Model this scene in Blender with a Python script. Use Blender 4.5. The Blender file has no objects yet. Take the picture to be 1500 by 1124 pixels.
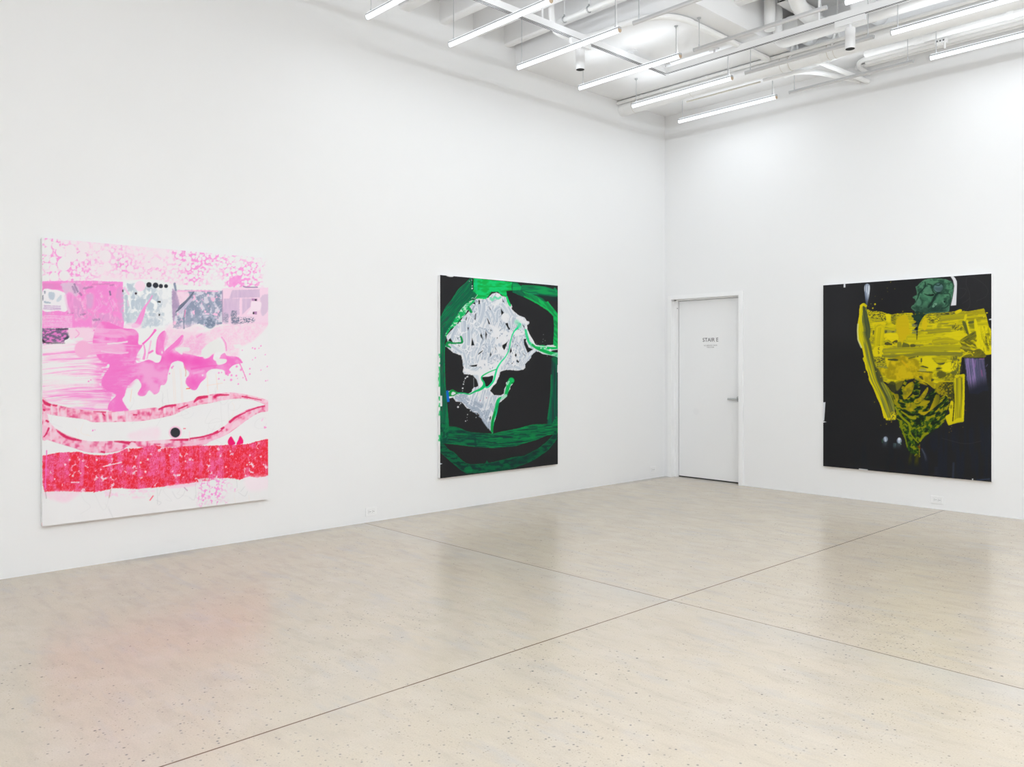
import bpy, bmesh, math, random
import numpy as np
from mathutils import Vector, Matrix
SC = bpy.context.scene
COL = SC.collection
PI = math.pi

# ------------------------------------------------------------------ helpers
def s2l(c):
    c = c / 255.0
    return c / 12.92 if c <= 0.04045 else ((c + 0.055) / 1.055) ** 2.4

def rgb(r, g, b):
    return (s2l(r), s2l(g), s2l(b), 1.0)

def material(name, col, rough=0.6, metal=0.0, vary=0.03, scale=6.0, bump=0.0, bscale=80.0, spec=0.5):
    """principled paint with a faint procedural mottling (and optional bump)"""
    m = bpy.data.materials.new(name)
    m.use_nodes = True
    nt = m.node_tree
    b = nt.nodes['Principled BSDF']
    b.inputs['Roughness'].default_value = rough
    b.inputs['Metallic'].default_value = metal
    b.inputs['Specular IOR Level'].default_value = spec
    tc = nt.nodes.new('ShaderNodeTexCoord')
    nz = nt.nodes.new('ShaderNodeTexNoise')
    nz.inputs['Scale'].default_value = scale
    nz.inputs['Detail'].default_value = 4
    nt.links.new(tc.outputs['Object'], nz.inputs['Vector'])
    mx = nt.nodes.new('ShaderNodeMix')
    mx.data_type = 'RGBA'
    k = 1.0 - vary
    mx.inputs[6].default_value = (col[0] * k, col[1] * k, col[2] * k, 1)
    mx.inputs[7].default_value = (min(1, col[0] * (1 + vary)), min(1, col[1] * (1 + vary)), min(1, col[2] * (1 + vary)), 1)
    nt.links.new(nz.outputs['Fac'], mx.inputs[0])
    nt.links.new(mx.outputs[2], b.inputs['Base Color'])
    if bump > 0:
        n2 = nt.nodes.new('ShaderNodeTexNoise')
        n2.inputs['Scale'].default_value = bscale
        nt.links.new(tc.outputs['Object'], n2.inputs['Vector'])
        bp = nt.nodes.new('ShaderNodeBump')
        bp.inputs['Strength'].default_value = bump
        bp.inputs['Distance'].default_value = 0.003
        nt.links.new(n2.outputs['Fac'], bp.inputs['Height'])
        nt.links.new(bp.outputs['Normal'], b.inputs['Normal'])
    return m

def link(name, bm, mat, parent=None, smooth=False, bevel=0.0, segs=2):
    me = bpy.data.meshes.new(name)
    bmesh.ops.recalc_face_normals(bm, faces=bm.faces)
    if smooth:
        for f in bm.faces:
            f.smooth = True
        for e in bm.edges:
            if len(e.link_faces) == 2 and e.calc_face_angle(0) > 0.7:
                e.smooth = False
    bm.to_mesh(me)
    bm.free()
    if mat:
        me.materials.append(mat)
    o = bpy.data.objects.new(name, me)
    COL.objects.link(o)
    if parent:
        o.parent = parent
    if bevel > 0:
        md = o.modifiers.new('bevel', 'BEVEL')
        md.width = bevel
        md.segments = segs
        md.limit_method = 'ANGLE'
    return o

def box(bm, a, b):
    x0, x1 = sorted((a[0], b[0])); y0, y1 = sorted((a[1], b[1])); z0, z1 = sorted((a[2], b[2]))
    v = [bm.verts.new(p) for p in ((x0, y0, z0), (x1, y0, z0), (x1, y1, z0), (x0, y1, z0),
                                   (x0, y0, z1), (x1, y0, z1), (x1, y1, z1), (x0, y1, z1))]
    for f in ((0, 3, 2, 1), (4, 5, 6, 7), (0, 1, 5, 4), (1, 2, 6, 5), (2, 3, 7, 6), (3, 0, 4, 7)):
        bm.faces.new([v[i] for i in f])

def prism(bm, profile, axis, a, b):
    """profile = list of (p, z); extruded along 'x' or 'y' between a and b"""
    def pt(t, q):
        return (t, q[0], q[1]) if axis == 'x' else (q[0], t, q[1])
    A = [bm.verts.new(pt(a, q)) for q in profile]
    B = [bm.verts.new(pt(b, q)) for q in profile]
    n = len(profile)
    for i in range(n):
        bm.faces.new((A[i], A[(i + 1) % n], B[(i + 1) % n], B[i]))
    bm.faces.new(A[::-1])
    bm.faces.new(B)

def smooth_path(pts, per=8):
    P = [Vector(p) for p in pts]
    if len(P) < 3:
        return P
    out = []
    E = [P[0] * 2 - P[1]] + P + [P[-1] * 2 - P[-2]]
    for i in range(1, len(E) - 2):
        a, b, c, d = E[i - 1], E[i], E[i + 1], E[i + 2]
        for k in range(per):
            t = k / per
            out.append(0.5 * ((2 * b) + (c - a) * t + (2 * a - 5 * b + 4 * c - d) * t * t + (3 * b - a - 3 * c + d) * t ** 3))
    out.append(P[-1])
    return out

def fillet(pts, r, n=6):
    """polyline with rounded corners of radius r"""
    P = [Vector(p) for p in pts]
    out = [P[0]]
    for i in range(1, len(P) - 1):
        a = (P[i - 1] - P[i]); c = (P[i + 1] - P[i])
        d = min(r, a.length * 0.49, c.length * 0.49)
        A = P[i] + a.normalized() * d
        Cc = P[i] + c.normalized() * d
        for k in range(n + 1):
            t = k / n
            out.append(A * (1 - t) ** 2 + P[i] * 2 * t * (1 - t) + Cc * t * t)
    out.append(P[-1])
    return out

def tube(bm, path, r, n=12, caps=True):
    P = [Vector(p) for p in path]
    rings = []
    up = None
    for i, p in enumerate(P):
        t = (P[min(i + 1, len(P) - 1)] - P[max(i - 1, 0)]).normalized()
        if up is None:
            up = Vector((0, 0, 1)) if abs(t.z) < 0.9 else Vector((1, 0, 0))
        s = t.cross(up).normalized()
        up = s.cross(t).normalized()
        rr = r[i] if isinstance(r, (list, tuple)) else r
        rings.append([bm.verts.new(p + (s * math.cos(2 * PI * k / n) + up * math.sin(2 * PI * k / n)) * rr) for k in range(n)])
    for a, b in zip(rings, rings[1:]):
        for k in range(n):
            bm.faces.new((a[k], a[(k + 1) % n], b[(k + 1) % n], b[k]))
    if caps:
        bm.faces.new(rings[0][::-1])
        bm.faces.new(rings[-1])

def cyl(bm, a, b, r, n=20):
    tube(bm, [a, b], r, n)

def tag(o, label=None, cat=None, group=None, kind=None):
    if label: o['label'] = label
    if cat: o['category'] = cat
    if group: o['group'] = group
    if kind: o['kind'] = kind
    return o

def thing(name, loc, label, cat, group=None, rz=0.0):
    o = bpy.data.objects.new(name, None)
    o.empty_display_size = 0.1
    o.location = loc
    o.rotation_euler = (0, 0, rz)
    COL.objects.link(o)
    return tag(o, label, cat, group)

def copy_thing(src, loc, label, group=None, rz=None):
    r = src.copy(); COL.objects.link(r); r.location = loc
    if rz is not None:
        r.rotation_euler = (0, 0, rz)
    r['label'] = label
    if group: r['group'] = group
    for ch in list(src.children):
        c = ch.copy(); COL.objects.link(c); c.parent = r
        for g in list(ch.children):
            d = g.copy(); COL.objects.link(d); d.parent = c
    return r

def struct(name, bm, mat, parent=None, **k):
    o = link(name, bm, mat, parent, **k)
    if parent is None:
        o['kind'] = 'structure'
    return o

# ------------------------------------------------------------------ materials
M = {}
M['wall'] = material('wall_paint', (0.86, 0.86, 0.862), 0.75, vary=0.008, scale=1.5, bump=0.04, bscale=120, spec=0.25)
M['ceil'] = material('ceiling_paint', (0.885, 0.885, 0.89), 0.8, vary=0.015, scale=2.5, bump=0.08, bscale=40, spec=0.2)
M['trim'] = material('door_paint', (0.89, 0.89, 0.893), 0.45, vary=0.01, scale=3)
M['leaf'] = material('door_leaf_paint', (0.865, 0.865, 0.868), 0.45, vary=0.012, scale=2)
M['patch'] = material('door_patch', (0.84, 0.84, 0.845), 0.5, vary=0.01)
M['pipe'] = material('pipe_paint', (0.89, 0.89, 0.885), 0.6, vary=0.03, scale=9, bump=0.15, bscale=30)
M['pipe_old'] = material('pipe_stained', (0.66, 0.62, 0.55), 0.7, vary=0.1, scale=14)
M['steel'] = material('steel', (0.55, 0.56, 0.57), 0.35, 0.85, vary=0.05, scale=20)
M['alu'] = material('aluminium', (0.62, 0.63, 0.64), 0.4, 0.6, vary=0.03, scale=15)
M['unlit'] = material('unlit_diffuser', (0.70, 0.70, 0.71), 0.4, vary=0.02, scale=10)
M['track'] = material('track_enamel', (0.88, 0.88, 0.885), 0.4, vary=0.01, scale=10)
M['spot'] = material('spot_enamel', (0.88, 0.88, 0.885), 0.35, vary=0.01, scale=10)
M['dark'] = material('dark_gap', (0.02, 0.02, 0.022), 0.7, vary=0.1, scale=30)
M['slot'] = material('slot_grey', (0.10, 0.10, 0.105), 0.6, vary=0.1, scale=30)
M['plate'] = material('outlet_plastic', (0.88, 0.88, 0.88), 0.35, vary=0.01, scale=30)
M['ink'] = material('lettering_ink', (0.10, 0.085, 0.095), 0.5, vary=0.05, scale=40)
M['ink2'] = material('lettering_ink_light', (0.27, 0.255, 0.25), 0.5, vary=0.05, scale=40)
M['canvas'] = material('primed_canvas', (0.86, 0.86, 0.86), 0.7, vary=0.02, scale=40, bump=0.2, bscale=600)
M['wood'] = material('stretcher_wood', (0.55, 0.42, 0.32), 0.7, vary=0.1, scale=30)
M['endcap'] = material('end_cap', (0.62, 0.47, 0.33), 0.5, vary=0.05, scale=30)

TUBE_STRENGTH = 1.6
def tube_material(name, strength):
    m = bpy.data.materials.new(name)
    m.use_nodes = True
    nt = m.node_tree
    nt.nodes.clear()
    out = nt.nodes.new('ShaderNodeOutputMaterial')
    em = nt.nodes.new('ShaderNodeEmission')
    em.inputs['Color'].default_value = (0.895, 0.948, 1.0, 1)
    em.inputs['Strength'].default_value = strength
    nt.links.new(em.outputs[0], out.inputs['Surface'])
    m.cycles.emission_sampling = 'NONE'      # the lamp inside each fixture does the lighting
    return m
M['lit'] = tube_material('lit_diffuser', TUBE_STRENGTH)
M['lit_up'] = tube_material('uplight_strip', 1.6)
# ------------------------------------------------------------------ room shell
XR, YF = 9.6, -13.0              # far sides of the hall, behind the camera
ZS, ZC = 4.42, 4.80              # dropped soffit, slab
T = 0.2

def floor_material():
    m = bpy.data.materials.new('polished_concrete')
    m.use_nodes = True
    nt = m.node_tree
    N = nt.nodes; Lk = nt.links.new
    b = N['Principled BSDF']
    tc = N.new('ShaderNodeTexCoord')
    P = tc.outputs['Object']
    def noise(scale, detail=5, rough=0.55, dist=0.0, vec=P):
        n = N.new('ShaderNodeTexNoise')
        n.inputs['Scale'].default_value = scale; n.inputs['Detail'].default_value = detail
        n.inputs['Roughness'].default_value = rough; n.inputs['Distortion'].default_value = dist
        Lk(vec, n.inputs['Vector'])
        return n.outputs['Fac']
    def ramp(x, a, bb):
        r = N.new('ShaderNodeMapRange'); r.clamp = True
        r.inputs['From Min'].default_value = a; r.inputs['From Max'].default_value = bb
        Lk(x, r.inputs['Value'])
        return r.outputs['Result']
    def math_(op, x, y=None, v=None):
        n = N.new('ShaderNodeMath'); n.operation = op
        if isinstance(x, (int, float)): n.inputs[0].default_value = x
        else: Lk(x, n.inputs[0])
        if y is not None:
            if isinstance(y, (int, float)): n.inputs[1].default_value = y
            else: Lk(y, n.inputs[1])
        return n.outputs[0]
    def mix(f, a, c):
        n = N.new('ShaderNodeMix'); n.data_type = 'RGBA'
        if isinstance(f, float): n.inputs[0].default_value = f
        else: Lk(f, n.inputs[0])
        for s, i in ((a, 6), (c, 7)):
            if isinstance(s, tuple): n.inputs[i].default_value = s
            else: Lk(s, n.inputs[i])
        return n.outputs[2]
    mp = N.new('ShaderNodeMapping'); Lk(P, mp.inputs['Vector'])
    mp.inputs['Rotation'].default_value = (0, 0, 0.25); mp.inputs['Scale'].default_value = (0.5, 1.6, 1)
    streak = mp.outputs['Vector']
    c = mix(ramp(noise(0.5, 3), 0.3, 0.7), FL_A, FL_B)
    c = mix(math_('MULTIPLY', ramp(noise(2.2, 6, 0.6, 0.0, streak), 0.44, 0.80), 0.70), c, FL_G)
    c = mix(math_('MULTIPLY', ramp(noise(8.0, 6, 0.65, 0.0, streak), 0.48, 0.90), 0.75), c, FL_D)
    c = mix(math_('MULTIPLY', ramp(noise(5.0, 5, 0.6), 0.48, 0.90), 0.65), c, FL_L)
    c = mix(math_('MULTIPLY', ramp(noise(4.5, 6, 0.6, 0.0, streak), 0.54, 0.80), 0.75), c, FL_BL)
    c = mix(math_('MULTIPLY', ramp(noise(150.0, 2), 0.40, 0.75), 0.38), c, FL_D)
    sx0 = N.new('ShaderNodeSeparateXYZ'); Lk(P, sx0.inputs[0])
    # exposed aggregate: specks, denser in patches
    def specks(scale, r, dens_scale, lo, hi, strength, col, c):
        v = N.new('ShaderNodeTexVoronoi'); v.inputs['Scale'].default_value = scale
        v.inputs['Randomness'].default_value = 1.0
        Lk(P, v.inputs['Vector'])
        spot = ramp(v.outputs['Distance'], r, r * 0.55)
        sep = N.new('ShaderNodeSeparateColor'); Lk(v.outputs['Color'], sep.inputs[0])
        dens = ramp(noise(dens_scale, 3), lo, hi)
        keep = math_('LESS_THAN', sep.outputs[0], math_('MULTIPLY', math_('MULTIPLY', dens, 0.55), math_('ADD', math_('MULTIPLY', ramp(sx0.outputs[0], 1.6, 4.6), 0.75), 0.25)))
        shade = math_('MULTIPLY', math_('ADD', math_('MULTIPLY', sep.outputs[1], 0.8), 0.2), strength)
        return mix(math_('MULTIPLY', math_('MULTIPLY', spot, keep), shade), c, col)
    c = specks(50.0, 0.30, 0.9, 0.42, 0.66, 0.85, rgb(108, 108, 116), c)
    c = specks(92.0, 0.33, 1.6, 0.33, 0.68, 0.65, rgb(124, 114, 108), c)
    c = specks(27.0, 0.19, 0.7, 0.50, 0.72, 0.95, rgb(84, 84, 90), c)
    # saw-cut joints and their grey dusty margins
    sx = N.new('ShaderNodeSeparateXYZ'); Lk(P, sx.inputs[0])
    wob = math_('MULTIPLY', math_('SUBTRACT', noise(2.0, 2), 0.5), 0.012)
    jx = math_('ABSOLUTE', math_('SUBTRACT', math_('ADD', sx.outputs[0], math_('MULTIPLY', wob, 0.3)), 3.237))
    dy = math_('SUBTRACT', math_('ADD', sx.outputs[1], math_('MULTIPLY', wob, 0.3)), -4.356)
    jy = math_('ABSOLUTE', dy)
    margin = math_('MULTIPLY', ramp(math_('MULTIPLY', dy, -1.0), 0.34, 0.0), ramp(dy, 0.02, -0.01))
    margin = math_('MULTIPLY', margin, ramp(noise(1.3, 5, 0.6), 0.30, 0.75))
    c = mix(math_('MULTIPLY', margin, 0.6), c, rgb(190, 190, 190))
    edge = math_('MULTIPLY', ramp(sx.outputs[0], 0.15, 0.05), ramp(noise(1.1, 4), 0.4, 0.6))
    c = mix(math_('MULTIPLY', edge, 0.6), c, rgb(160, 158, 155))  # contact shade painted into the floor along the left wall
    edge2 = ramp(sx.outputs[1], -0.07, -0.01)
    c = mix(math_('MULTIPLY', edge2, 0.45), c, rgb(186, 184, 181))
    brk = ramp(noise(3.0, 4), 0.25, 0.5)
    line = math_('MULTIPLY', ramp(jx, 0.0052, 0.0030), math_('ADD', math_('MULTIPLY', brk, 0.3), 0.7))
    line2 = math_('MULTIPLY', ramp(jy, 0.0050, 0.0028), math_('ADD', math_('MULTIPLY', brk, 0.5), 0.45))
    c = mix(math_('MULTIPLY', line, 0.92), c, rgb(96, 70, 52))
    c = mix(math_('MULTIPLY', line2, 0.9), c, rgb(112, 98, 86))
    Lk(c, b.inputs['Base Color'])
    b.inputs['Specular IOR Level'].default_value = 0.36
    r = ramp(noise(2.3, 5), 0.3, 0.7)
    rr = N.new('ShaderNodeMapRange'); Lk(r, rr.inputs['Value'])
    rr.inputs['To Min'].default_value = 0.24; rr.inputs['To Max'].default_value = 0.268
    Lk(rr.outputs['Result'], b.inputs['Roughness'])
    bp = N.new('ShaderNodeBump'); bp.inputs['Strength'].default_value = 0.03; bp.inputs['Distance'].default_value = 0.004
    Lk(noise(9.0, 6, 0.6), bp.inputs['Height']); Lk(bp.outputs['Normal'], b.inputs['Normal'])
    return m
FL_BL = rgb(184, 182, 182); FL_A = rgb(201, 188, 169); FL_B = rgb(206, 194, 176); FL_G = rgb(194, 185, 172); FL_D = rgb(175, 164, 152); FL_L = rgb(214, 205, 193)

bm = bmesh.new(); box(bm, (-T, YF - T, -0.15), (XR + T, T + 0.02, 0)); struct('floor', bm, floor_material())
bm = bmesh.new(); box(bm, (-T, YF - T, 0), (0, T, 5.0)); struct('wall_left', bm, M['wall'])
# back wall with the door opening
DX0, DX1, DZ = 0.098, 1.036, 2.172
bm = bmesh.new()
box(bm, (0, 0, 0), (DX0, T, ZC)); box(bm, (DX1, 0, 0), (XR, T, ZC)); box(bm, (DX0, 0, DZ), (DX1, T, ZC))
bmesh.ops.remove_doubles(bm, verts=bm.verts, dist=1e-5)
struct('wall_back', bm, M['wall'])
bm = bmesh.new(); box(bm, (XR, YF - T, 0), (XR + T, T, 5.0)); struct('wall_right', bm, M['wall'])
bm = bmesh.new(); box(bm, (0, YF - T, 0), (XR, YF, 5.0)); struct('wall_front', bm, M['wall'])
bm = bmesh.new(); box(bm, (0, YF, ZC), (XR, T, 5.0)); struct('ceiling', bm, M['ceil'])
# dropped soffit along the corner, and its narrow continuation over the back wall
bm = bmesh.new()
box(bm, (0, -2.536, ZS), (2.13, 0, ZC)); box(bm, (2.13, -0.72, ZS), (XR, 0, ZC))
struct('ceiling_soffit', bm, M['ceil'])
# slab joists running parallel to the back wall
def joist(y0, w, x0=0.0):
    zb = 4.59
    bm = bmesh.new()
    c = min(0.02, w * 0.3)
    prof = [(y0, ZC), (y0, zb + 0.02), (y0 + c * 0.5, zb + 0.005), (y0 + c * 1.4, zb), (y0 + w - c, zb), (y0 + w - c * .3, zb + 0.008), (y0 + w, zb + 0.03), (y0 + w + 0.012, ZC)]
    prism(bm, prof, 'x', x0, XR)
    struct('ceiling_joist', bm, M['ceil'])
for y0, w in ((-2.69, 0.085), (-3.10, 0.085), (-3.52, 0.10), (-3.99, 0.13), (-4.44, 0.12), (-4.88, 0.12), (-5.32, 0.12), (-5.76, 0.12)):
    joist(y0, w)
for y0 in (-2.30, -1.88):
    joist(y0, 0.11, 2.13)

# ------------------------------------------------------------------ door
door = bpy.data.objects.new('door_1', None); COL.objects.link(door); door['kind'] = 'structure'
door.location = (0.565, 0, 0)
def dl(name, bm, mat, parent=None, **k):
    o = link(name, bm, mat, parent or door, **k)
    if parent is None:
        o.matrix_parent_inverse = Matrix.Translation((-0.565, 0, 0))
    return o
OX0, OX1, IX0, IX1, OZ, IZ = 0.052, 1.086, 0.104, 1.030, 2.213, 2.165
bm = bmesh.new()
yf = -0.014
box(bm, (OX0, yf, 0), (IX0, 0.0005, OZ)); box(bm, (IX1, yf, 0), (OX1, 0.0005, OZ)); box(bm, (IX0, yf, IZ), (IX1, 0.0005, OZ))
# jambs: shallow rebate, then the stop
box(bm, (IX0 - 0.004, 0, 0), (IX0, 0.055, IZ)); box(bm, (DX0, 0.055, 0), (IX0 + 0.026, 0.15, IZ))
box(bm, (IX1, 0, 0), (IX1 + 0.004, 0.055, IZ)); box(bm, (IX1 - 0.014, 0.055, 0), (DX1, 0.15, IZ))
box(bm, (IX0, 0, IZ), (IX1, 0.055, IZ + 0.004)); box(bm, (IX0, 0.055, IZ - 0.014), (IX1, 0.15, DZ))
dl('door_frame', bm, M['trim'])
bm = bmesh.new(); box(bm, (0.137, 0.1, 0.014), (1.013, 0.145, IZ - 0.018)); leaf = dl('door_leaf', bm, M['leaf'], bevel=0.0015)
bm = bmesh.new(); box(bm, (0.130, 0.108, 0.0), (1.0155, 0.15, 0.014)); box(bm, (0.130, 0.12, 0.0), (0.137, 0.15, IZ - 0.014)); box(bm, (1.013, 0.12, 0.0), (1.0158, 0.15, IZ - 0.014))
dl('door_gap_shade', bm, M['dark'])  # black strips stand in for the darkness behind the leaf
bm = bmesh.new(); cyl(bm, (0.385, 0.0993, 0.81), (0.385, 0.1003, 0.81), 0.042, 28); dl('patch_disc', bm, M['patch'])
# lever handle
hx, hz = 0.974, 0.977
bm = bmesh.new(); cyl(bm, (hx, 0.1, hz), (hx, 0.088, hz), 0.034, 28); rose = dl('door_handle', bm, M['steel'], smooth=True)
bm = bmesh.new(); cyl(bm, (hx, 0.09, hz), (hx, 0.045, hz), 0.011, 14); tube(bm, fillet([(hx, 0.09, hz), (hx, 0.045, hz), (hx - 0.120, 0.05, hz - 0.002)], 0.02), [0.0125] * 9, 12)
lv = link('lever', bm, M['steel'], rose, smooth=True)
lv.matrix_parent_inverse = Matrix.Identity(4)
# hinge screw hole on jamb
bm = bmesh.new(); cyl(bm, (IX0 + 0.0262, 0.075, 2.06), (IX0 + 0.0272, 0.075, 2.06), 0.006, 10); dl('strike_hole', bm, M['slot'])
def text_mesh(body, size, width, cx, y, z, name, mat, spacing=1.0, bold=0.0):
    cu = bpy.data.curves.new('t', 'FONT'); cu.body = body; cu.size = 1.0; cu.align_x = 'LEFT'
    cu.extrude = 0.0; cu.space_character = spacing; cu.offset = bold
    o = bpy.data.objects.new('t', cu); COL.objects.link(o)
    bpy.context.view_layer.update()
    me = bpy.data.meshes.new_from_object(o.evaluated_get(bpy.context.evaluated_depsgraph_get()))
    bpy.data.objects.remove(o)
    co = np.array([v.co[:] for v in me.vertices])
    mn, mxx = co.min(0), co.max(0)
    sxx = width / (mxx[0] - mn[0]); szz = size / (mxx[1] - mn[1])
    for v in me.vertices:
        x = (v.co.x - mn[0]) * sxx - width / 2 + cx
        zz = (v.co.y - mn[1]) * szz + z
        v.co = (x, y, zz)
    me.materials.append(mat)
    ob = bpy.data.objects.new(name, me); COL.objects.link(ob); ob.parent = door
    ob.matrix_parent_inverse = Matrix.Translation((-0.565, 0, 0))
    return ob
text_mesh('STAIR E', 0.046, 0.215, 0.5865, 0.0992, 1.645, 'door_lettering', M['ink'], bold=0.004)
text_mesh('NO REENTRY FROM', 0.0155, 0.182, 0.586, 0.0992, 1.5925, 'door_lettering', M['ink2'])
text_mesh('THIS STAIR', 0.0155, 0.103, 0.5855, 0.0992, 1.5715, 'door_lettering', M['ink2'])
# ------------------------------------------------------------------ wall outlets
def make_outlet(label):
    t = thing('wall_outlet', (0, 0, 0), label, 'outlet', 'power outlets low on the walls')
    # built on a plane facing -y, centred on its own origin
    bm = bmesh.new(); box(bm, (-0.0575, -0.0065, -0.038), (0.0575, 0, 0.038)); link('cover_plate', bm, M['plate'], t, bevel=0.003)
    bm = bmesh.new(); box(bm, (-0.035, -0.0085, -0.0175), (0.035, -0.006, 0.0175)); face = link('receptacle', bm, M['plate'], t, bevel=0.001)
    for cx in (-0.0175, 0.0175):
        bm = bmesh.new()
        box(bm, (cx - 0.0105, -0.0092, 0.0040), (cx - 0.0025, -0.0080, 0.0068)); box(bm, (cx - 0.0105, -0.0092, -0.0068), (cx - 0.0025, -0.0080, -0.0040))
        cyl(bm, (cx + 0.0075, -0.0092, 0), (cx + 0.0075, -0.0080, 0), 0.0033, 12)
        link('socket_slot', bm, M['slot'], face)
    for cx in (-0.047, 0.047):
        bm = bmesh.new(); cyl(bm, (cx, -0.0078, 0), (cx, -0.006, 0), 0.0032, 12); link('screw', bm, M['plate'], t)
    # narrow shadow groove round the receptacle
    bm = bmesh.new(); box(bm, (-0.0365, -0.0068, -0.019), (0.0365, -0.0060, 0.019)); link('groove', bm, M['alu'], t)
    return t
o1 = make_outlet('white double power outlet below the wall gap between the pink and the green painting')
o1.location = (0, -4.284, 0.092); o1.rotation_euler = (0, 0, PI / 2)
copy_thing(o1, (0, -0.246, 0.103), 'white power outlet on the left wall close to the corner by the door')
copy_thing(o1, (3.169, 0, 0.089), 'white double power outlet on the back wall under the yellow and black painting', rz=0.0)

# ------------------------------------------------------------------ linear tube lights
ROWY = [-0.515, -1.352, -2.198, -3.045, -3.858, -4.698]
ZT = 4.165                                   # top of the housings
def ceiling_above(x, y):
    if (y > -2.536 and x < 2.13) or y > -0.72:
        return ZS
    if abs(y + 0.0) >= 0 and x >= 2.13 and y > -2.5:
        for y0 in (-2.30, -1.88):
            if y0 - 0.01 < y < y0 + 0.125: return 4.59
        return ZC
    for y0, w in ((-2.69, 0.085), (-3.10, 0.085), (-3.52, 0.10), (-3.99, 0.13), (-4.44, 0.12), (-4.88, 0.12)):
        if y0 - 0.01 < y < y0 + w + 0.02: return 4.59
    return ZC
def fixture(x0, y, lit, label, L=1.22):
    t = thing('linear_light', (x0, y, ZT), label, 'light', 'lit linear tubes in rows under the ceiling' if lit else 'unlit linear fixtures between the lit tubes')
    bm = bmesh.new()
    w = 0.017 if lit else 0.0155
    prism(bm, [(-w, -0.018), (-w, -0.003), (-w + 0.004, 0), (w - 0.004, 0), (w, -0.003), (w, -0.018)], 'x', 0, L)
    link('housing', bm, M['alu'], t)
    bm = bmesh.new()
    n = 8
    rw, rh = (0.020, 0.029) if lit else (0.0145, 0.014)
    prof = [(-rw * math.cos(PI * k / n), -0.018 - rh * math.sin(PI * k / n) ** 0.85) for k in range(n + 1)]
    prism(bm, prof, 'x', 0.008, L - 0.008)
    link('diffuser', bm, M['lit'] if lit else M['unlit'], t, smooth=True)
    if lit:
        bm = bmesh.new(); box(bm, (0.012, -0.0145, -0.0035), (L - 0.012, 0.0145, 0.0015)); link('uplight_strip', bm, M['lit_up'], t)
    for xa, xb in ((0.0, 0.008), (L - 0.008, L)):
        bm = bmesh.new()
        prism(bm, [(q[0] * 1.0, q[1]) for q in prof], 'x', xa, xb)
        link('end_cap', bm, M['endcap'] if (lit and xb == L) else M['alu'], t)
    for k, dx in enumerate((0.055, L - 0.05)):
        zt = ceiling_above(x0 + dx, y) - ZT
        bm = bmesh.new(); cyl(bm, (dx, 0, -0.002), (dx, 0, zt), 0.0034, 8)
        cyl(bm, (dx, 0, 0), (dx, 0, 0.022), 0.0065, 10)
        rod = link('hanger_rod', bm, M['steel'], t, smooth=True)
        bm = bmesh.new(); cyl(bm, (dx, 0, zt - 0.008), (dx, 0, zt), 0.017, 16); cyl(bm, (dx, 0, zt - 0.022), (dx, 0, zt - 0.008), 0.007, 10)
        cp = link('ceiling_cup', bm, M['steel'], rod, smooth=True)
        if k == 1 and lit:
            bm = bmesh.new(); tube(bm, smooth_path([(dx + 0.02, 0.003, -0.002), (dx + 0.012, 0.006, 0.03), (dx + 0.006, 0.006, 0.14), (dx + 0.009, 0.005, zt - 0.05), (dx + 0.02, 0.004, zt - 0.01)], 5), 0.0026, 6)
            link('power_cord', bm, M['plate'], t, smooth=True)
    return t
names = [
    (0, 0.566, True, 'lit tube light in the row nearest the door wall, at its corner end'),
    (0, 1.925, False, 'unlit thin rail light hanging along the back wall, between two lit tubes'),
    (0, 3.287, True, 'lit tube light along the back wall above the yellow and black painting'),
    (1, 0.566, True, 'lit tube light in front of the fat white pipe near the corner'),
    (1, 1.925, False, 'unlit rail light in front of the fat white pipe, behind the right spotlight'),
    (1, 3.287, True, 'lit tube light at the right edge, in front of the fat white pipe'),
    (2, 0.566, True, 'lit tube light crossing just past the corner of the track'),
    (2, 1.925, False, 'unlit rail light running beside the conduit toward the duct opening'),
    (2, 3.287, True, 'lit tube light cut by the top edge above the right spotlight'),
    (3, 0.566, True, 'lit tube light crossing the track right at the left spotlight'),
    (3, 1.925, False, 'unlit rail light high at the top edge, over the bent conduit'),
    (4, 0.566, True, 'lit tube light crossing the track under the concrete joists'),
    (5, 0.566, True, 'lit tube light farthest left, at the top edge over the left wall'),
]
# each lit fixture shines down through its diffuser and up from its top; the rows go on beyond the frame, and fill lamps are added
def lamp(x, y, L, down, up, wash=0.0):
    for e, z, rot in ((down, ZT - 0.052, 0.0), (up, ZT + 0.004, PI), (wash, ZT - 0.052, math.radians(55))):
        if e <= 0: continue
        d = bpy.data.lights.new('tube_or_fill_lamp', 'AREA'); d.shape = 'RECTANGLE'; d.size = L; d.size_y = 0.05
        d.energy = e; d.color = LIGHT
        o = bpy.data.objects.new('tube_or_fill_lamp', d); COL.objects.link(o); o.location = (x, y, z); o.rotation_euler = (rot, 0, 0)
LIGHT = (0.878, 0.942, 1.0)
for r, x, lit, lab in names:
    fixture(x, ROWY[r], lit, lab)
    lamp(x + 0.61, ROWY[r], 1.18, 2.75 if lit else 0.0, 1.05 if lit else (0.9 if r in (0, 3) else 0.3))  # unlit rails carry an added uplamp that evens out the ceiling
for r, y in enumerate(ROWY):
    x0 = 6.0 if r < 3 else 3.3
    lamp((x0 + 9.4) / 2, y, 9.4 - x0, 1.0 * (9.4 - x0), (4.6 if r < 3 else 2.4) * (9.4 - x0))
for k in range(4):
    lamp(6.9, -5.9 - 1.9 * k, 5.2, 3.0, 36.0, 25.0 + 14.0 * k)  # added unseen fill rows, with tilted lamps to brighten the back wall

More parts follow.
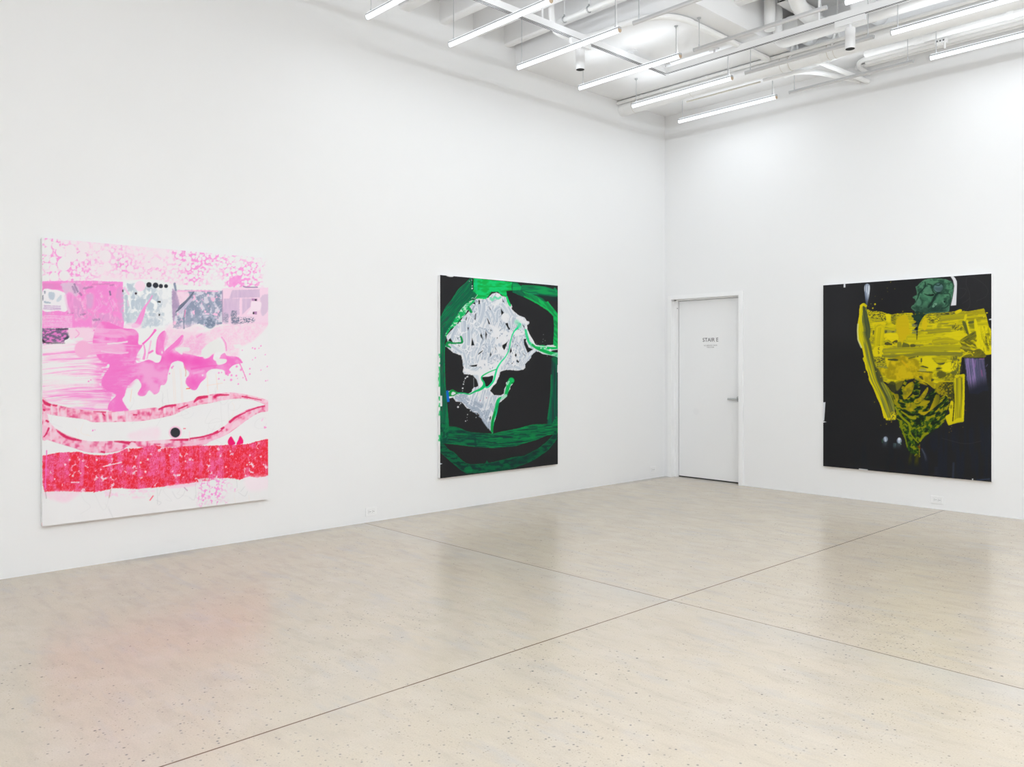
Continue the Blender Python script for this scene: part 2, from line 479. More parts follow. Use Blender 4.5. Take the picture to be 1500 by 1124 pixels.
# ------------------------------------------------------------------ L-shaped lighting track and its two spotlights
TXX, TYY, TZ0, TZ1 = 1.09, -1.47, 4.318, 4.380
t = thing('lighting_track', (TXX, TYY, TZ1), 'white L-shaped lighting track hung on short stems below the ceiling', 'lighting track')
def rel(o, p): return (p[0] - o.location[0], p[1] - o.location[1], p[2] - o.location[2])
w = 0.018
bm = bmesh.new()
for ax, a, b in (('y', -6.2, TYY + w), ('x', TXX - w, 7.2)):
    c = TXX if ax == 'y' else TYY
    off = (TXX, TYY)
    cc = 0.0
    prof = [(cc - w, TZ0 - TZ1), (cc - 0.007, TZ0 - TZ1), (cc - 0.007, TZ0 - TZ1 + 0.012), (cc + 0.007, TZ0 - TZ1 + 0.012), (cc + 0.007, TZ0 - TZ1), (cc + w, TZ0 - TZ1), (cc + w, 0), (cc - w, 0)]
    o_ = TYY if ax == 'y' else TXX
    prism(bm, prof, ax, a - o_, b - o_)
link('track_rail', bm, M['track'], t)
bm = bmesh.new()
box(bm, (-0.0075, -6.2 - TYY, TZ0 - TZ1 + 0.0005), (0.0075, -w, TZ0 - TZ1 + 0.013)); box(bm, (w, -0.0075, TZ0 - TZ1 + 0.0005), (7.2 - TXX, 0.0075, TZ0 - TZ1 + 0.013))
box(bm, (-w - 0.0012, -6.2 - TYY, TZ0 - TZ1 - 0.0012), (-w + 0.006, w, TZ0 - TZ1 + 0.0025))
box(bm, (w - 0.004, -6.2 - TYY, TZ0 - TZ1 - 0.0010), (w + 0.0010, -w, TZ0 - TZ1 + 0.0022)); box(bm, (w, -w - 0.0010, TZ0 - TZ1 - 0.0010), (7.2 - TXX, -w + 0.004, TZ0 - TZ1 + 0.0022))
link('track_slot', bm, M['slot'], t)
for x, y in ((TXX, -2.0), (TXX, -3.25), (TXX, -4.6), (1.66, TYY), (2.72, TYY), (4.0, TYY), (TXX, TYY), (5.5, TYY)):
    zc = ceiling_above(x, y)
    bm = bmesh.new(); cyl(bm, rel(t, (x, y, TZ1 - 0.004)), rel(t, (x, y, zc)), 0.0095, 12); st = link('stem', bm, M['track'], t, smooth=True)
    bm = bmesh.new(); cyl(bm, rel(t, (x, y, zc - 0.012)), rel(t, (x, y, zc)), 0.05, 24); link('canopy', bm, M['track'], st, smooth=True)

def spotlight(label):
    s = thing('track_spotlight', (0, 0, 0), label, 'spotlight', 'white cylinder spotlights on the track')
    bm = bmesh.new(); box(bm, (-0.13, -0.017, -0.052), (0.13, 0.017, 0)); link('adapter', bm, M['spot'], s, bevel=0.002)
    bm = bmesh.new(); box(bm, (0.10, -0.012, -0.066), (0.125, 0.012, -0.052)); link('latch', bm, M['slot'], s) if False else bm.free()
    bm = bmesh.new(); cyl(bm, (0.0, 0, -0.09), (0.0, 0, -0.05), 0.013, 14); link('stem', bm, M['spot'], s, smooth=True)
    bm = bmesh.new()
    R, zt, zb, n = 0.0415, -0.085, -0.262, 36
    prof = [(0.0, zt), (R - 0.003, zt), (R, zt - 0.003), (R, zb + 0.001), (R - 0.001, zb), (R - 0.0035, zb), (R - 0.005, zb + 0.03), (R - 0.012, zb + 0.045), (0.0, zb + 0.05)]
    rings = [[bm.verts.new((r * math.cos(2 * PI * k / n), r * math.sin(2 * PI * k / n), z)) for k in range(n)] for r, z in prof[1:-1]]
    top = bm.verts.new((0, 0, zt))
    for k in range(n):
        bm.faces.new((top, rings[0][k], rings[0][(k + 1) % n]))
    for a, b in zip(rings[:4], rings[1:5]):
        for k in range(n): bm.faces.new((a[k], b[k], b[(k + 1) % n], a[(k + 1) % n]))
    for r in rings[5:]:
        for v in r: bm.verts.remove(v)
    link('lamp_housing', bm, M['spot'], s, smooth=True)
    bm = bmesh.new()
    rr = R - 0.0036
    tube(bm, [(0, 0, zb + 0.001), (0, 0, zb + 0.03), (0, 0, zb + 0.031), (0, 0, zb + 0.04)], [rr, rr - 0.004, 0.018, 0.01], 28, caps=True)
    link('baffle', bm, M['dark'], s)
    return s
s1 = spotlight('white cylinder spotlight on the left leg of the track, near the left wall')
s1.location = (TXX, -2.76, TZ0); s1.rotation_euler = (0, 0, PI / 2)
copy_thing(s1, (2.995, TYY, TZ0), 'white cylinder spotlight on the right leg of the track, among the pipes', rz=0.0)

# ------------------------------------------------------------------ pipes, conduits and ducts under the ceiling
def pipe(name, path, r, label, cat, n=16, mat='pipe', group='white painted pipes and conduits under the ceiling', bands=(), parts=()):
    t = thing(name, path[0], label, cat, group)
    o = Vector(path[0])
    bm = bmesh.new(); tube(bm, [Vector(p) - o for p in path], r, n); link('pipe_run', bm, M[mat], t, smooth=True)
    P = [Vector(p) for p in path]
    for bnd in bands:              # (distance along first axis, width, extra radius)
        x, wd, ex = bnd[:3]
        bm = bmesh.new()
        d = (P[-1] - P[0]).normalized()
        c = P[0] + d * x - o
        cyl(bm, c - d * wd / 2, c + d * wd / 2, r + ex, n)
        link('joint_band', bm, M[bnd[3] if len(bnd) > 3 else mat], t, smooth=True)
    return t
# fat insulated pipe with jacket joints
fat = pipe('insulated_pipe', [(0.0, -0.825, 4.335), (XR, -0.795, 4.335)], 0.077, 'fat white insulated pipe running from the left wall along the ceiling', 'pipe', 28,
           bands=[(0.06, 0.008, 0.0025), (0.19, 0.004, 0.001, 'pipe_old'), (0.97, 0.003, 0.0012, 'pipe_old'), (2.02, 0.003, 0.0012, 'pipe_old'), (2.06, 0.07, 0.004), (2.11, 0.003, 0.0045, 'pipe_old'), (2.40, 0.05, 0.004),
                  (2.50, 0.003, 0.0045, 'pipe_old'), (2.56, 0.003, 0.0015, 'pipe_old'), (4.2, 0.06, 0.004)])
pipe('ceiling_pipe', [(0.0, -0.905, 4.393), (XR, -0.885, 4.393)], 0.019, 'slim white pipe lying just above the fat insulated pipe', 'pipe', 14, bands=[(0.35, 0.03, 0.004), (0.62, 0.03, 0.004), (1.2, 0.03, 0.004)])
# stained slim conduit behind the fat pipe, ending in two bends down into the back wall
pipe('stained_conduit', [(0.75, -0.62, 4.30), (1.3, -0.62, 4.30), (1.66, -0.62, 4.30)], 0.009, 'thin stained conduit clipped under the fat insulated pipe', 'conduit', 10, 'pipe_old')
def bent(name, path, r, label, rad=0.25, mat='pipe', n=14, cat='conduit'):
    return pipe(name, fillet(path, rad, 10), r, label, cat, n, mat)
bent('bent_conduit', [(1.70, -0.62, 4.31), (2.12, -0.60, 4.315), (2.42, 0.0, 4.265)], 0.026, 'white conduit curving into the back wall, left one of the bent pair', 0.34)
bent('bent_conduit', [(2.08, -0.66, 4.362), (2.27, -0.655, 4.355), (2.51, 0.0, 4.235)], 0.024, 'white conduit curving into the back wall, right one of the bent pair', 0.25)
bent('bent_conduit', [(1.80, -0.36, 4.389), (2.10, -0.44, 4.389), (2.62, -0.55, 4.389)], 0.028, 'white conduit sweeping behind the two bent conduits under the soffit', 0.4)
bent('hooked_conduit', [(4.9, -0.27, 4.375), (2.53, -0.27, 4.375), (2.46, -0.10, 4.36), (2.53, 0.0, 4.315)], 0.022, 'white hooked conduit with a brown seam turning back into the wall', 0.12)
pipe('wall_pipe', [(2.55, -0.15, 4.385), (XR, -0.15, 4.385)], 0.026, 'white pipe hugging the angle of the ceiling and back wall', 'pipe', 14, bands=[(0.7, 0.04, 0.005), (1.4, 0.04, 0.005)])
pipe('wall_pipe', [(2.40, -0.045, 4.392), (XR, -0.045, 4.392)], 0.02, 'thinnest white pipe flat against the top of the back wall', 'pipe', 12)
pipe('wall_pipe', [(2.66, -0.42, 4.365), (XR, -0.40, 4.365)], 0.03, 'white pipe between the fat insulated pipe and the back wall', 'pipe', 14, bands=[(0.5, 0.08, 0.006), (1.25, 0.05, 0.006), (2.0, 0.06, 0.006)])
# pipe in the recess with its elbow up against the soffit edge
pipe('recess_pipe', fillet([(2.21, -1.26, 4.72), (2.21, -1.26, 4.36), (XR, -1.20, 4.36)], 0.10, 8), 0.043, 'white pipe with an elbow at the edge of the ceiling recess', 'pipe', 20)
# conduit that drops between the joists, follows the soffit edge, then turns under the soffit
pipe('bent_conduit', smooth_path([(0.93, -2.97, 4.798), (0.92, -2.96, 4.56), (0.90, -2.88, 4.43), (0.96, -2.72, 4.40), (1.12, -2.63, 4.392), (1.45, -2.625, 4.39), (1.68, -2.60, 4.388), (1.83, -2.50, 4.387), (1.915, -2.32, 4.386), (1.92, -2.1, 4.386), (1.92, -1.5, 4.386), (1.92, -0.94, 4.386)], 8), 0.029,
     'white conduit bending off the joists and running under the soffit toward the fat pipe', 'conduit', 16)
# sprinkler line between the joists, on hangers
sp = pipe('sprinkler_pipe', [(0.80, -2.83, 4.53), (6.5, -2.90, 4.53)], 0.023, 'white sprinkler pipe hung between two joists beside the track', 'pipe', 14, bands=[(0.12, 0.03, 0.005), (0.42, 0.03, 0.005)])
for dx in (0.16, 0.46, 0.95, 1.6):
    bm = bmesh.new(); y = -2.83 - 0.07 * dx / 5.7
    cyl(bm, rel(sp, (0.80 + dx, y, 4.53)), rel(sp, (0.80 + dx, y, ZC)), 0.005, 8); hr = link('hanger_rod', bm, M['track'], sp, smooth=True)
    bm = bmesh.new(); tube(bm, [Vector(rel(sp, (0.80 + dx, y, 4.53))) + Vector((0, 0.028 * math.cos(a), 0.028 * math.sin(a))) for a in [2 * PI * k / 16 for k in range(17)]], 0.005, 6); cyl(bm, rel(sp, (0.80 + dx, y, 4.555)), rel(sp, (0.80 + dx, y, 4.575)), 0.009, 8); link('clamp', bm, M['steel'], hr, smooth=True)

for dx in (2.138, 2.56):
    for sgn in (-1, 1):
        bm = bmesh.new(); tube(bm, [rel(fat, (dx, -0.82 + sgn * 0.072, 4.36)), rel(fat, (dx + 0.01, -0.82 + sgn * 0.066, 4.42)), rel(fat, (dx + 0.02, -0.83 + sgn * 0.012, 4.56)), rel(fat, (dx + 0.02, -0.83, 4.80))], [0.012, 0.011, 0.009, 0.006], 6)
        link('hanger_strap', bm, M['pipe'], fat, smooth=True)
# ducts and drops crossing the ceiling recess
def duct(path, r, label, bands=()):
    return pipe('round_duct', path, r, label, 'duct', 24, group='white ducts in the ceiling recess', bands=bands)
duct(smooth_path([(2.56, -1.66, 4.80), (2.55, -1.60, 4.66), (2.50, -1.38, 4.58), (2.48, -1.10, 4.56), (2.48, -0.722, 4.56)], 6), 0.068, 'white bent round duct dropping into the ceiling recess')
duct([(2.26, -1.14, 4.565), (2.26, -0.722, 4.565)], 0.085, 'short white round duct behind the fat pipe, left of the right spotlight', [(0.16, 0.02, 0.006), (0.30, 0.004, 0.002, 'pipe_old')])
duct([(2.93, -1.14, 4.565), (2.93, -0.722, 4.565)], 0.085, 'short white round duct behind the fat pipe, right of the right spotlight', [(0.16, 0.02, 0.006), (0.30, 0.004, 0.002, 'pipe_old')])
t = thing('square_duct', (2.335, -1.42, 4.725), 'white square duct with a dark open end in the ceiling recess', 'duct', 'white ducts in the ceiling recess')
bm = bmesh.new()
for a, b in (((-0.045, 0, -0.05), (-0.041, 0.70, 0.05)), ((0.041, 0, -0.05), (0.045, 0.70, 0.05)), ((-0.041, 0, -0.05), (0.041, 0.70, -0.046)), ((-0.041, 0, 0.046), (0.041, 0.70, 0.05))): box(bm, a, b)
link('duct_sleeve', bm, M['pipe'], t)
bm = bmesh.new(); box(bm, (-0.041, 0.05, -0.046), (0.041, 0.06, 0.046)); link('duct_mouth_shade', bm, M['dark'], t)  # dark sheet stands in for the shade inside the duct
pipe('drop_pipe', fillet([(2.335, -1.64, 4.80), (2.335, -1.64, 4.725), (2.335, -1.425, 4.725)], 0.05, 6), 0.036, 'white vertical pipe with an elbow at the edge of the ceiling recess', 'pipe', 18, bands=[(0.10, 0.012, 0.004)])
pipe('drop_pipe', [(2.225, -1.43, 4.80), (2.225, -1.43, 4.45)], 0.05, 'stout white vertical pipe in the ceiling recess above the elbow pipe', 'pipe', 20)
t = thing('strut_channel', (3.35, -1.25, 4.66), 'white slotted strut with two short rods under the slab at the right', 'strut')
bm = bmesh.new(); box(bm, (-0.02, 0, 0), (0.02, 0.50, 0.035)); link('channel', bm, M['pipe'], t)
for dy in (0.18, 0.32):
    bm = bmesh.new(); cyl(bm, (0, dy, -0.12), (0, dy, 0.002), 0.008, 8); cyl(bm, (0, dy, -0.135), (0, dy, -0.11), 0.016, 10); link('hanger_rod', bm, M['pipe'], t, smooth=True)
bm = bmesh.new(); box(bm, (-0.012, -0.001, 0.008), (0.012, 0.30, 0.0)); link('slot', bm, M['slot'], t)
t = thing('junction_box', (3.32, -0.33, 4.33), 'small white junction box with knockout holes near the back wall pipes', 'junction box')
bm = bmesh.new(); box(bm, (-0.05, -0.025, -0.02), (0.05, 0.025, 0.02)); link('box_body', bm, M['pipe'], t, bevel=0.003)
for dx in (-0.028, 0.0, 0.028):
    bm = bmesh.new(); cyl(bm, (dx, -0.0265, 0.0), (dx, -0.0245, 0.0), 0.008, 10); link('knockout_hole', bm, M['slot'], t)
bm = bmesh.new(); cyl(bm, (0.03, 0, -0.07), (0.03, 0, -0.018), 0.008, 10); link('conduit_stub', bm, M['pipe'], t, smooth=True)
# ------------------------------------------------------------------ painted canvases
# Each picture is painted brush-stroke by brush-stroke into the vertex colours of a finely gridded canvas.
# Shapes are drawn in image pixel coordinates traced over the (foreshortened) canvas; a homography carries them onto the cloth.
def hash2(ix, iy, seed):
    h = (ix.astype(np.int64) * 374761393 + iy.astype(np.int64) * 668265263 + seed * 974634777) & 0x7fffffff
    h = ((h ^ (h >> 13)) * 1274126177) & 0x7fffffff
    h = h ^ (h >> 16)
    return (h & 0xffff) / 65535.0

def vn(x, y, seed=0):
    ix = np.floor(x); iy = np.floor(y)
    fx = x - ix; fy = y - iy
    fx = fx * fx * (3 - 2 * fx); fy = fy * fy * (3 - 2 * fy)
    a = hash2(ix, iy, seed); b = hash2(ix + 1, iy, seed); c = hash2(ix, iy + 1, seed); d = hash2(ix + 1, iy + 1, seed)
    return (a * (1 - fx) + b * fx) * (1 - fy) + (c * (1 - fx) + d * fx) * fy

def fbm(x, y, seed=0, octv=4):
    s = 0.0; a = 0.5; t = 0.0
    for o in range(octv):
        s = s + a * vn(x * 2 ** o + 17.3 * o, y * 2 ** o + 9.1 * o, seed + o); t += a; a *= 0.55
    return s / t

def sstep(a, b, x):
    t = np.clip((x - a) / (b - a), 0, 1)
    return t * t * (3 - 2 * t)

def catmull(P, closed, per=6):
    P = np.asarray(P, float); n = len(P)
    out = []
    rng = range(n) if closed else range(n - 1)
    for i in rng:
        if closed:
            a, b, c, d = P[(i - 1) % n], P[i], P[(i + 1) % n], P[(i + 2) % n]
        else:
            a, b, c, d = P[max(i - 1, 0)], P[i], P[i + 1], P[min(i + 2, n - 1)]
        for k in range(per):
            t = k / per
            out.append(0.5 * (2 * b + (c - a) * t + (2 * a - 5 * b + 4 * c - d) * t * t + (3 * b - a - 3 * c + d) * t ** 3))
    if not closed: out.append(P[-1])
    return np.array(out)

def crop(ox, oy, s):
    def f(*pts):
        if len(pts) == 1 and not np.isscalar(pts[0][0]): pts = pts[0]
        return [(ox + p[0] / s, oy + p[1] / s) for p in pts]
    f.s = s; f.o = (ox, oy)
    return f

class Canvas:
    def __init__(self, quad, nx, ny, base):
        TL, TR, BR, BL = [np.array(q, float) for q in quad]
        # unit square -> quad homography
        dx1, dy1 = TR - BR; dx2, dy2 = BL - BR; sx, sy = TL - TR + BR - BL
        den = dx1 * dy2 - dx2 * dy1
        g = (sx * dy2 - dx2 * sy) / den; h = (dx1 * sy - sx * dy1) / den
        a, d = TR - TL + g * TR; b, e = BL - TL + h * BL
        u, v = np.meshgrid(np.linspace(0, 1, nx + 1), np.linspace(0, 1, ny + 1))
        w = g * u + h * v + 1
        self.X = (a * u + b * v + TL[0]) / w; self.Y = (d * u + e * v + TL[1]) / w
        self.nx, self.ny = nx, ny
        self.img = np.empty(self.X.shape + (3,)); self.img[:] = base
    def win(self, P, m):
        P = np.asarray(P)
        x0, y0 = P.min(0) - m; x1, y1 = P.max(0) + m
        k = (self.X >= x0) & (self.X <= x1) & (self.Y >= y0) & (self.Y <= y1)
        r = np.where(k.any(1))[0]; c = np.where(k.any(0))[0]
        if len(r) == 0 or len(c) == 0: return None
        return slice(r[0], r[-1] + 1), slice(c[0], c[-1] + 1)
    def put(self, w, col, al):
        al = np.clip(al, 0, 1)[..., None]
        self.img[w] = self.img[w] * (1 - al) + np.asarray(col, float) * al
    def sd(self, w, P):
        x = self.X[w]; y = self.Y[w]
        d2 = np.full(x.shape, 1e9); ins = np.zeros(x.shape, bool)
        n = len(P)
        for i in range(n):
            ax, ay = P[i]; bx, by = P[(i + 1) % n]
            ex, ey = bx - ax, by - ay
            L = ex * ex + ey * ey
            if L < 1e-12: continue
            t = np.clip(((x - ax) * ex + (y - ay) * ey) / L, 0, 1)
            d2 = np.minimum(d2, (x - ax - t * ex) ** 2 + (y - ay - t * ey) ** 2)
            if ay != by:
                c = ((ay > y) != (by > y)) & (x < (bx - ax) * (y - ay) / (by - ay) + ax)
                ins ^= c
        d = np.sqrt(d2)
        return np.where(ins, -d, d)
    def fill(self, P, col, alpha=1.0, soft=0.5, rough=0.0, rs=2.0, smooth=True, seed=1, tex=None, mask=None):
        """tex(x, y, d) -> colour array; mask(x, y, d) -> extra alpha"""
        P = catmull(P, True) if smooth else np.asarray(P, float)
        w = self.win(P, soft + rough + 1)
        if w is None: return
        d = self.sd(w, P)
        x = self.X[w]; y = self.Y[w]
        dd = d
        if rough: dd = d + (fbm(x / rs, y / rs, seed, 3) - 0.5) * 2 * rough
        al = sstep(soft, -soft, dd) * alpha
        if mask is not None: al = al * mask(x, y, d)
        c = tex(x, y, d) if tex is not None else col
        self.put(w, c, al)
    def stroke(self, P, wd, c1, c2=None, alpha=1.0, freq=5.0, low=0.08, soft=0.4, rough=0.0, rs=1.5, seed=1, dry=0.0, smooth=True, contrast=1.6, edge=None, fade=(0, 0), square=None):
        P = catmull(P, False, 5) if smooth and len(P) > 2 else np.asarray(P, float)
        if square is None: square = np.isscalar(wd) and wd > 2.4
        n = len(P)
        wds = np.interp(np.linspace(0, 1, n), np.linspace(0, 1, len(wd)), wd) if isinstance(wd, (list, tuple)) else np.full(n, float(wd))
        w = self.win(P, wds.max() + soft + rough + 1)
        if w is None: return
        x = self.X[w]; y = self.Y[w]
        best = np.full(x.shape, 1e9); V = np.zeros(x.shape); S = np.zeros(x.shape); W = np.ones(x.shape); s0 = 0.0
        for i in range(n - 1):
            ax, ay = P[i]; ex, ey = P[i + 1] - P[i]
            L = math.hypot(ex, ey)
            if L < 1e-9: continue
            tr = ((x - ax) * ex + (y - ay) * ey) / L / L
            t = np.clip(tr, 0, 1)
            qx = x - ax - t * ex; qy = y - ay - t * ey
            dd = np.hypot(qx, qy)
            ww = wds[i] * (1 - t) + wds[i + 1] * t
            if square and i == 0: dd = np.where(tr < -.6 / L, 1e3, dd)
            if square and i == n - 2: dd = np.where(tr > 1 + .6 / L, 1e3, dd)
            k = dd - ww < best
            best = np.where(k, dd - ww, best)
            sg = np.sign(ex * qy - ey * qx)
            V = np.where(k, sg * dd / np.maximum(ww, 1e-6), V); S = np.where(k, s0 + t * L, S); W = np.where(k, ww, W)
            s0 += L
        b = best
        if rough: b = b + (fbm(x / rs, y / rs, seed, 3) - 0.5) * 2 * rough
        al = sstep(soft, -soft, b) * alpha
        nz = vn(V * freq + 40, S * low, seed) * 0.65 + vn(V * freq * 2.3 + 11, S * low * 1.7, seed + 7) * 0.35
        nz = np.clip((nz - 0.5) * contrast + 0.5, 0, 1)
        if dry: al = al * sstep(dry - 0.15, dry + 0.15, nz)
        if fade[0]: al = al * sstep(0, fade[0], S)
        if fade[1]: al = al * sstep(s0, s0 - fade[1], S)
        c1 = np.asarray(c1, float)
        c = c1 if c2 is None else c1 * (1 - nz[..., None]) + np.asarray(c2, float) * nz[..., None]
        if edge is not None:
            ek = sstep(0.55, 0.95, np.abs(V))[..., None]
            c = c * (1 - ek) + np.asarray(edge, float) * ek
        self.put(w, c, al)
    def dot(self, p, r, col, alpha=1.0, soft=0.4, ry=None):
        ry = ry or r
        w = self.win([p], max(r, ry) + soft + 1)
        if w is None: return
        x = self.X[w] - p[0]; y = self.Y[w] - p[1]
        d = (np.hypot(x / r, y / ry) - 1) * min(r, ry)
        self.put(w, col, sstep(soft, -soft, d) * alpha)
    def wash(self, P, col, fn, soft=3.0, alpha=1.0, smooth=True):
        self.fill(P, col, alpha, soft, smooth=smooth, mask=lambda x, y, d: fn(x, y))
    def cells(self, P, circles, gap, fn, soft=1.0, inner=None, inner_a=0.0):
        """colour the gaps between circles (list of x, y, r) inside the outline P"""
        P = catmull(P, True)
        w = self.win(P, soft + 1)
        d = self.sd(w, P); x = self.X[w]; y = self.Y[w]
        g = np.full(x.shape, 1e9)
        for cx, cy, r in circles:
            g = np.minimum(g, np.hypot(x - cx, y - cy) - r)
        m = sstep(soft, -soft, d)
        if inner is not None: self.put(w, inner, m * sstep(0.3, -0.3, g) * inner_a)
        self.put(w, gap, m * sstep(-0.25, 0.45, g) * fn(x, y, g))

def pack(x0, y0, x1, y1, rmin, rmax, n, seed, start=()):
    rnd = random.Random(seed); C = list(start)
    for _ in range(n):
        x, y = rnd.uniform(x0, x1), rnd.uniform(y0, y1)
        r = min([rmax * rnd.uniform(0.5, 1)] + [math.hypot(x - a, y - b) - c - 0.15 for a, b, c in C])
        if r >= rmin: C.append((x, y, r))
    return C

def mixc(a, b, t):
    t = np.clip(t, 0, 1)[..., None]
    return np.asarray(a, float) * (1 - t) + np.asarray(b, float) * t
# ------------------------------------------------------------------ the pink picture
def paint_pink():
    c = Canvas([(61.7, 348.5), (392.6, 378.1), (392.4, 731.9), (61.7, 771.5)], 400, 470, (231, 230, 231))
    S = 8.571
    A = crop(55, 340, S); B = crop(225, 350, S); C = crop(55, 460, S); D = crop(225, 460, S)
    E = crop(55, 570, S); F = crop(225, 570, S); G = crop(55, 650, S); H = crop(225, 640, S)
    PINK = (255, 146, 212); HOT = (255, 112, 196); PALE = (243, 212, 228); WHITE = (229, 229, 229)
    pt = lambda K, x, y: K((x, y))[0]
    # --- top band: bubble prints
    ca = [(195, 355, 42), (330, 405, 83), (425, 300, 75), (200, 455, 46), (335, 550, 66), (205, 565, 58), (130, 140, 48), (225, 172, 45), (415, 225, 66), (580, 190, 72), (450, 120, 38), (100, 590, 50), (105, 430, 42), (112, 345, 38), (845, 300, 75), (740, 190, 50), (1065, 360, 33), (1073, 445, 30), (1158, 458, 43), (1015, 418, 15), (1015, 458, 15), (1015, 502, 17), (1375, 425, 45), (1165, 560, 45), (1290, 475, 32), (1080, 520, 25), (1480, 380, 65), (1470, 530, 55), (1375, 335, 35), (1290, 320, 30), (1415, 280, 45), (790, 485, 50), (870, 440, 55), (690, 450, 30), (550, 310, 62), (290, 250, 60), (130, 240, 55), (330, 330, 30)]
    cb = [(525, 415, 30), (585, 430, 22), (578, 470, 15), (578, 385, 15), (540, 560, 28), (470, 560, 32), (985, 245, 30), (1055, 240, 30), (1000, 320, 27), (1060, 325, 37), (1000, 390, 25), (1010, 450, 22), (890, 330, 30), (1155, 535, 20), (1205, 535, 20), (1260, 545, 25), (1190, 360, 25), (1255, 330, 32), (150, 495, 25), (210, 515, 18), (205, 270, 38), (80, 330, 40), (60, 440, 36), (110, 180, 55)]
    circ = [pt(A, x, y) + (r / S,) for x, y, r in ca] + [pt(B, x, y) + (r / S,) for x, y, r in cb]
    circ = pack(60, 345, 394, 424, 0.8, 4.0, 1100, 5, circ)
    band = A((55, 60), (700, 110), (1500, 185)) + B((800, 190), (1445, 235), (1440, 590), (870, 600), (200, 560)) + A((1450, 590), (1100, 600), (500, 610), (55, 620))
    blobs = [(A, 210, 400, 210, 1.3), (A, 380, 520, 130, .8), (A, 200, 130, 150, .9), (A, 480, 330, 150, .55), (A, 700, 330, 260, .35), (A, 1060, 440, 120, .75), (A, 1000, 180, 160, .5), (A, 560, 560, 200, .55), (A, 1300, 420, 200, .45), (B, 450, 180, 190, 1.3), (B, 560, 210, 130, 1.1), (B, 290, 160, 50, 1.3), (B, 820, 225, 60, 1.2), (B, 520, 310, 70, 1.3), (B, 560, 430, 150, .6), (B, 480, 540, 200, .5), (B, 990, 330, 160, 1.15), (B, 1110, 500, 130, 1.8), (B, 1020, 520, 90, 1.8), (B, 990, 430, 70, 1.0), (B, 1280, 330, 120, .8), (B, 60, 420, 180, .5), (B, 1240, 560, 110, .9), (B, 730, 260, 90, .5)]
    def weight(x, y):
        s = 0
        for K, bx, by, r, a in blobs:
            px, py = pt(K, bx, by); s = s + a * np.exp(-((x - px) ** 2 + (y - py) ** 2) / (r / S) ** 2)
        return s
    c.wash(band, PALE, lambda x, y: sstep(55, 130, x) * sstep(330, 200, x) * (0.2 + 0.6 * fbm(x / 9, y / 9, 3)), 2)
    c.cells(band, circ, PINK, lambda x, y, g: np.clip((weight(x, y) - .12) * (0.1 + 1.5 * sstep(0.36, 0.66, fbm(x / 3.2, y / 3.2, 8))) * sstep(4.5, 1.0, g), 0, 1) * .9, 1.0, WHITE, 0.3)
    c.fill(B((960, 480), (1060, 470), (1090, 520), (1030, 585), (950, 590)), PINK, 0.85, 1.2, 2.5, 2.0)
    c.fill(B((820, 210), (1440, 250), (1440, 300), (1330, 280), (1100, 300)), WHITE, 0.25, 3)
    c.stroke(A((1008, 325), (1008, 430)), 0.5, (190, 180, 188), alpha=.7)
    # --- middle band, left: pink field
    def field(x, y, d):
        n = fbm(x / 14, y / 14, 21); m = fbm(x / 3.0, y / 5.0, 22)
        k = mixc((255, 138, 208), (226, 152, 205), sstep(0.42, 0.66, n + 0.25 * (m - .5)))
        return mixc(k, (246, 180, 218), sstep(0.60, 0.78, m))
    c.fill(A((55, 620), (300, 618), (650, 612), (1070, 625), (1075, 900), (1085, 1160)) + C((1080, 180), (800, 185), (400, 178), (55, 182)), None, 1, 0.6, 0.6, 2, tex=field, smooth=False)
    c.fill(A((60, 640), (300, 640), (340, 715), (70, 725)), (226, 132, 196), .8, .8, .8, smooth=False)
    c.fill(A((300, 650), (430, 640), (520, 720), (480, 810), (400, 760), (350, 790), (300, 690)), (219, 190, 214), .9, 1.2, 1.5)
    c.fill(A((600, 800), (700, 780), (690, 950), (620, 960)), (206, 168, 206), .7, 3)
    c.fill(A((990, 720), (1060, 700), (1065, 1000), (1000, 960)), (222, 150, 204), .8, 2)
    for p, w, al in ((((460, 655), (500, 750)), 1.3, .8), (((440, 690), (470, 760)), 1.6, .6), (((580, 710), (680, 690)), 1.6, .5), (((690, 660), (900, 650)), 1.0, .35), (((525, 770), (545, 790)), 1.6, .7), (((540, 1040), (590, 1030)), 1.4, .6), (((700, 1105), (770, 1100)), 1.5, .6), (((380, 1020), (440, 1015)), 1.2, .6), (((910, 670), (950, 660)), 1.3, .5)):
        c.stroke(A(*p), w, (150, 120, 160), alpha=al, rough=1.0, soft=.7)
    c.stroke(A((903, 745), (912, 790)), 1.1, (110, 105, 135), alpha=.9)
    c.stroke(A((405, 790), (400, 900), (410, 990)), 5.5, (226, 140, 200), (240, 160, 215), .9, 3)
    for k in range(14):
        y0 = 20 + k * 11
        c.stroke(C((70, y0), (200, y0 + random.Random(k).uniform(-14, 14)), (330, y0 + 6), (430, y0 + 4)), .5, (250, 190, 222), alpha=.75, rough=.5)
    for k in range(26):
        r = random.Random(100 + k); x0 = r.uniform(470, 980); y0 = r.uniform(780, 1080)
        c.stroke(A((x0, y0), (x0 + r.uniform(-40, 40), y0 + r.uniform(20, 90)), (x0 + r.uniform(-60, 60), y0 + r.uniform(60, 160))), .55, (250, 178, 220) if k % 3 else (200, 150, 195), alpha=.6, soft=.5)
    # left window panel
    c.fill(A((68, 735), (200, 725), (300, 745), (352, 800), (365, 990), (250, 990), (62, 985)), (232, 228, 232), 1, .7, .6)
    def grey(P, K=A, col=(182, 193, 206), al=.9, **kw): c.fill(K(*P), col, al, .7, .8, 1.5, **kw)
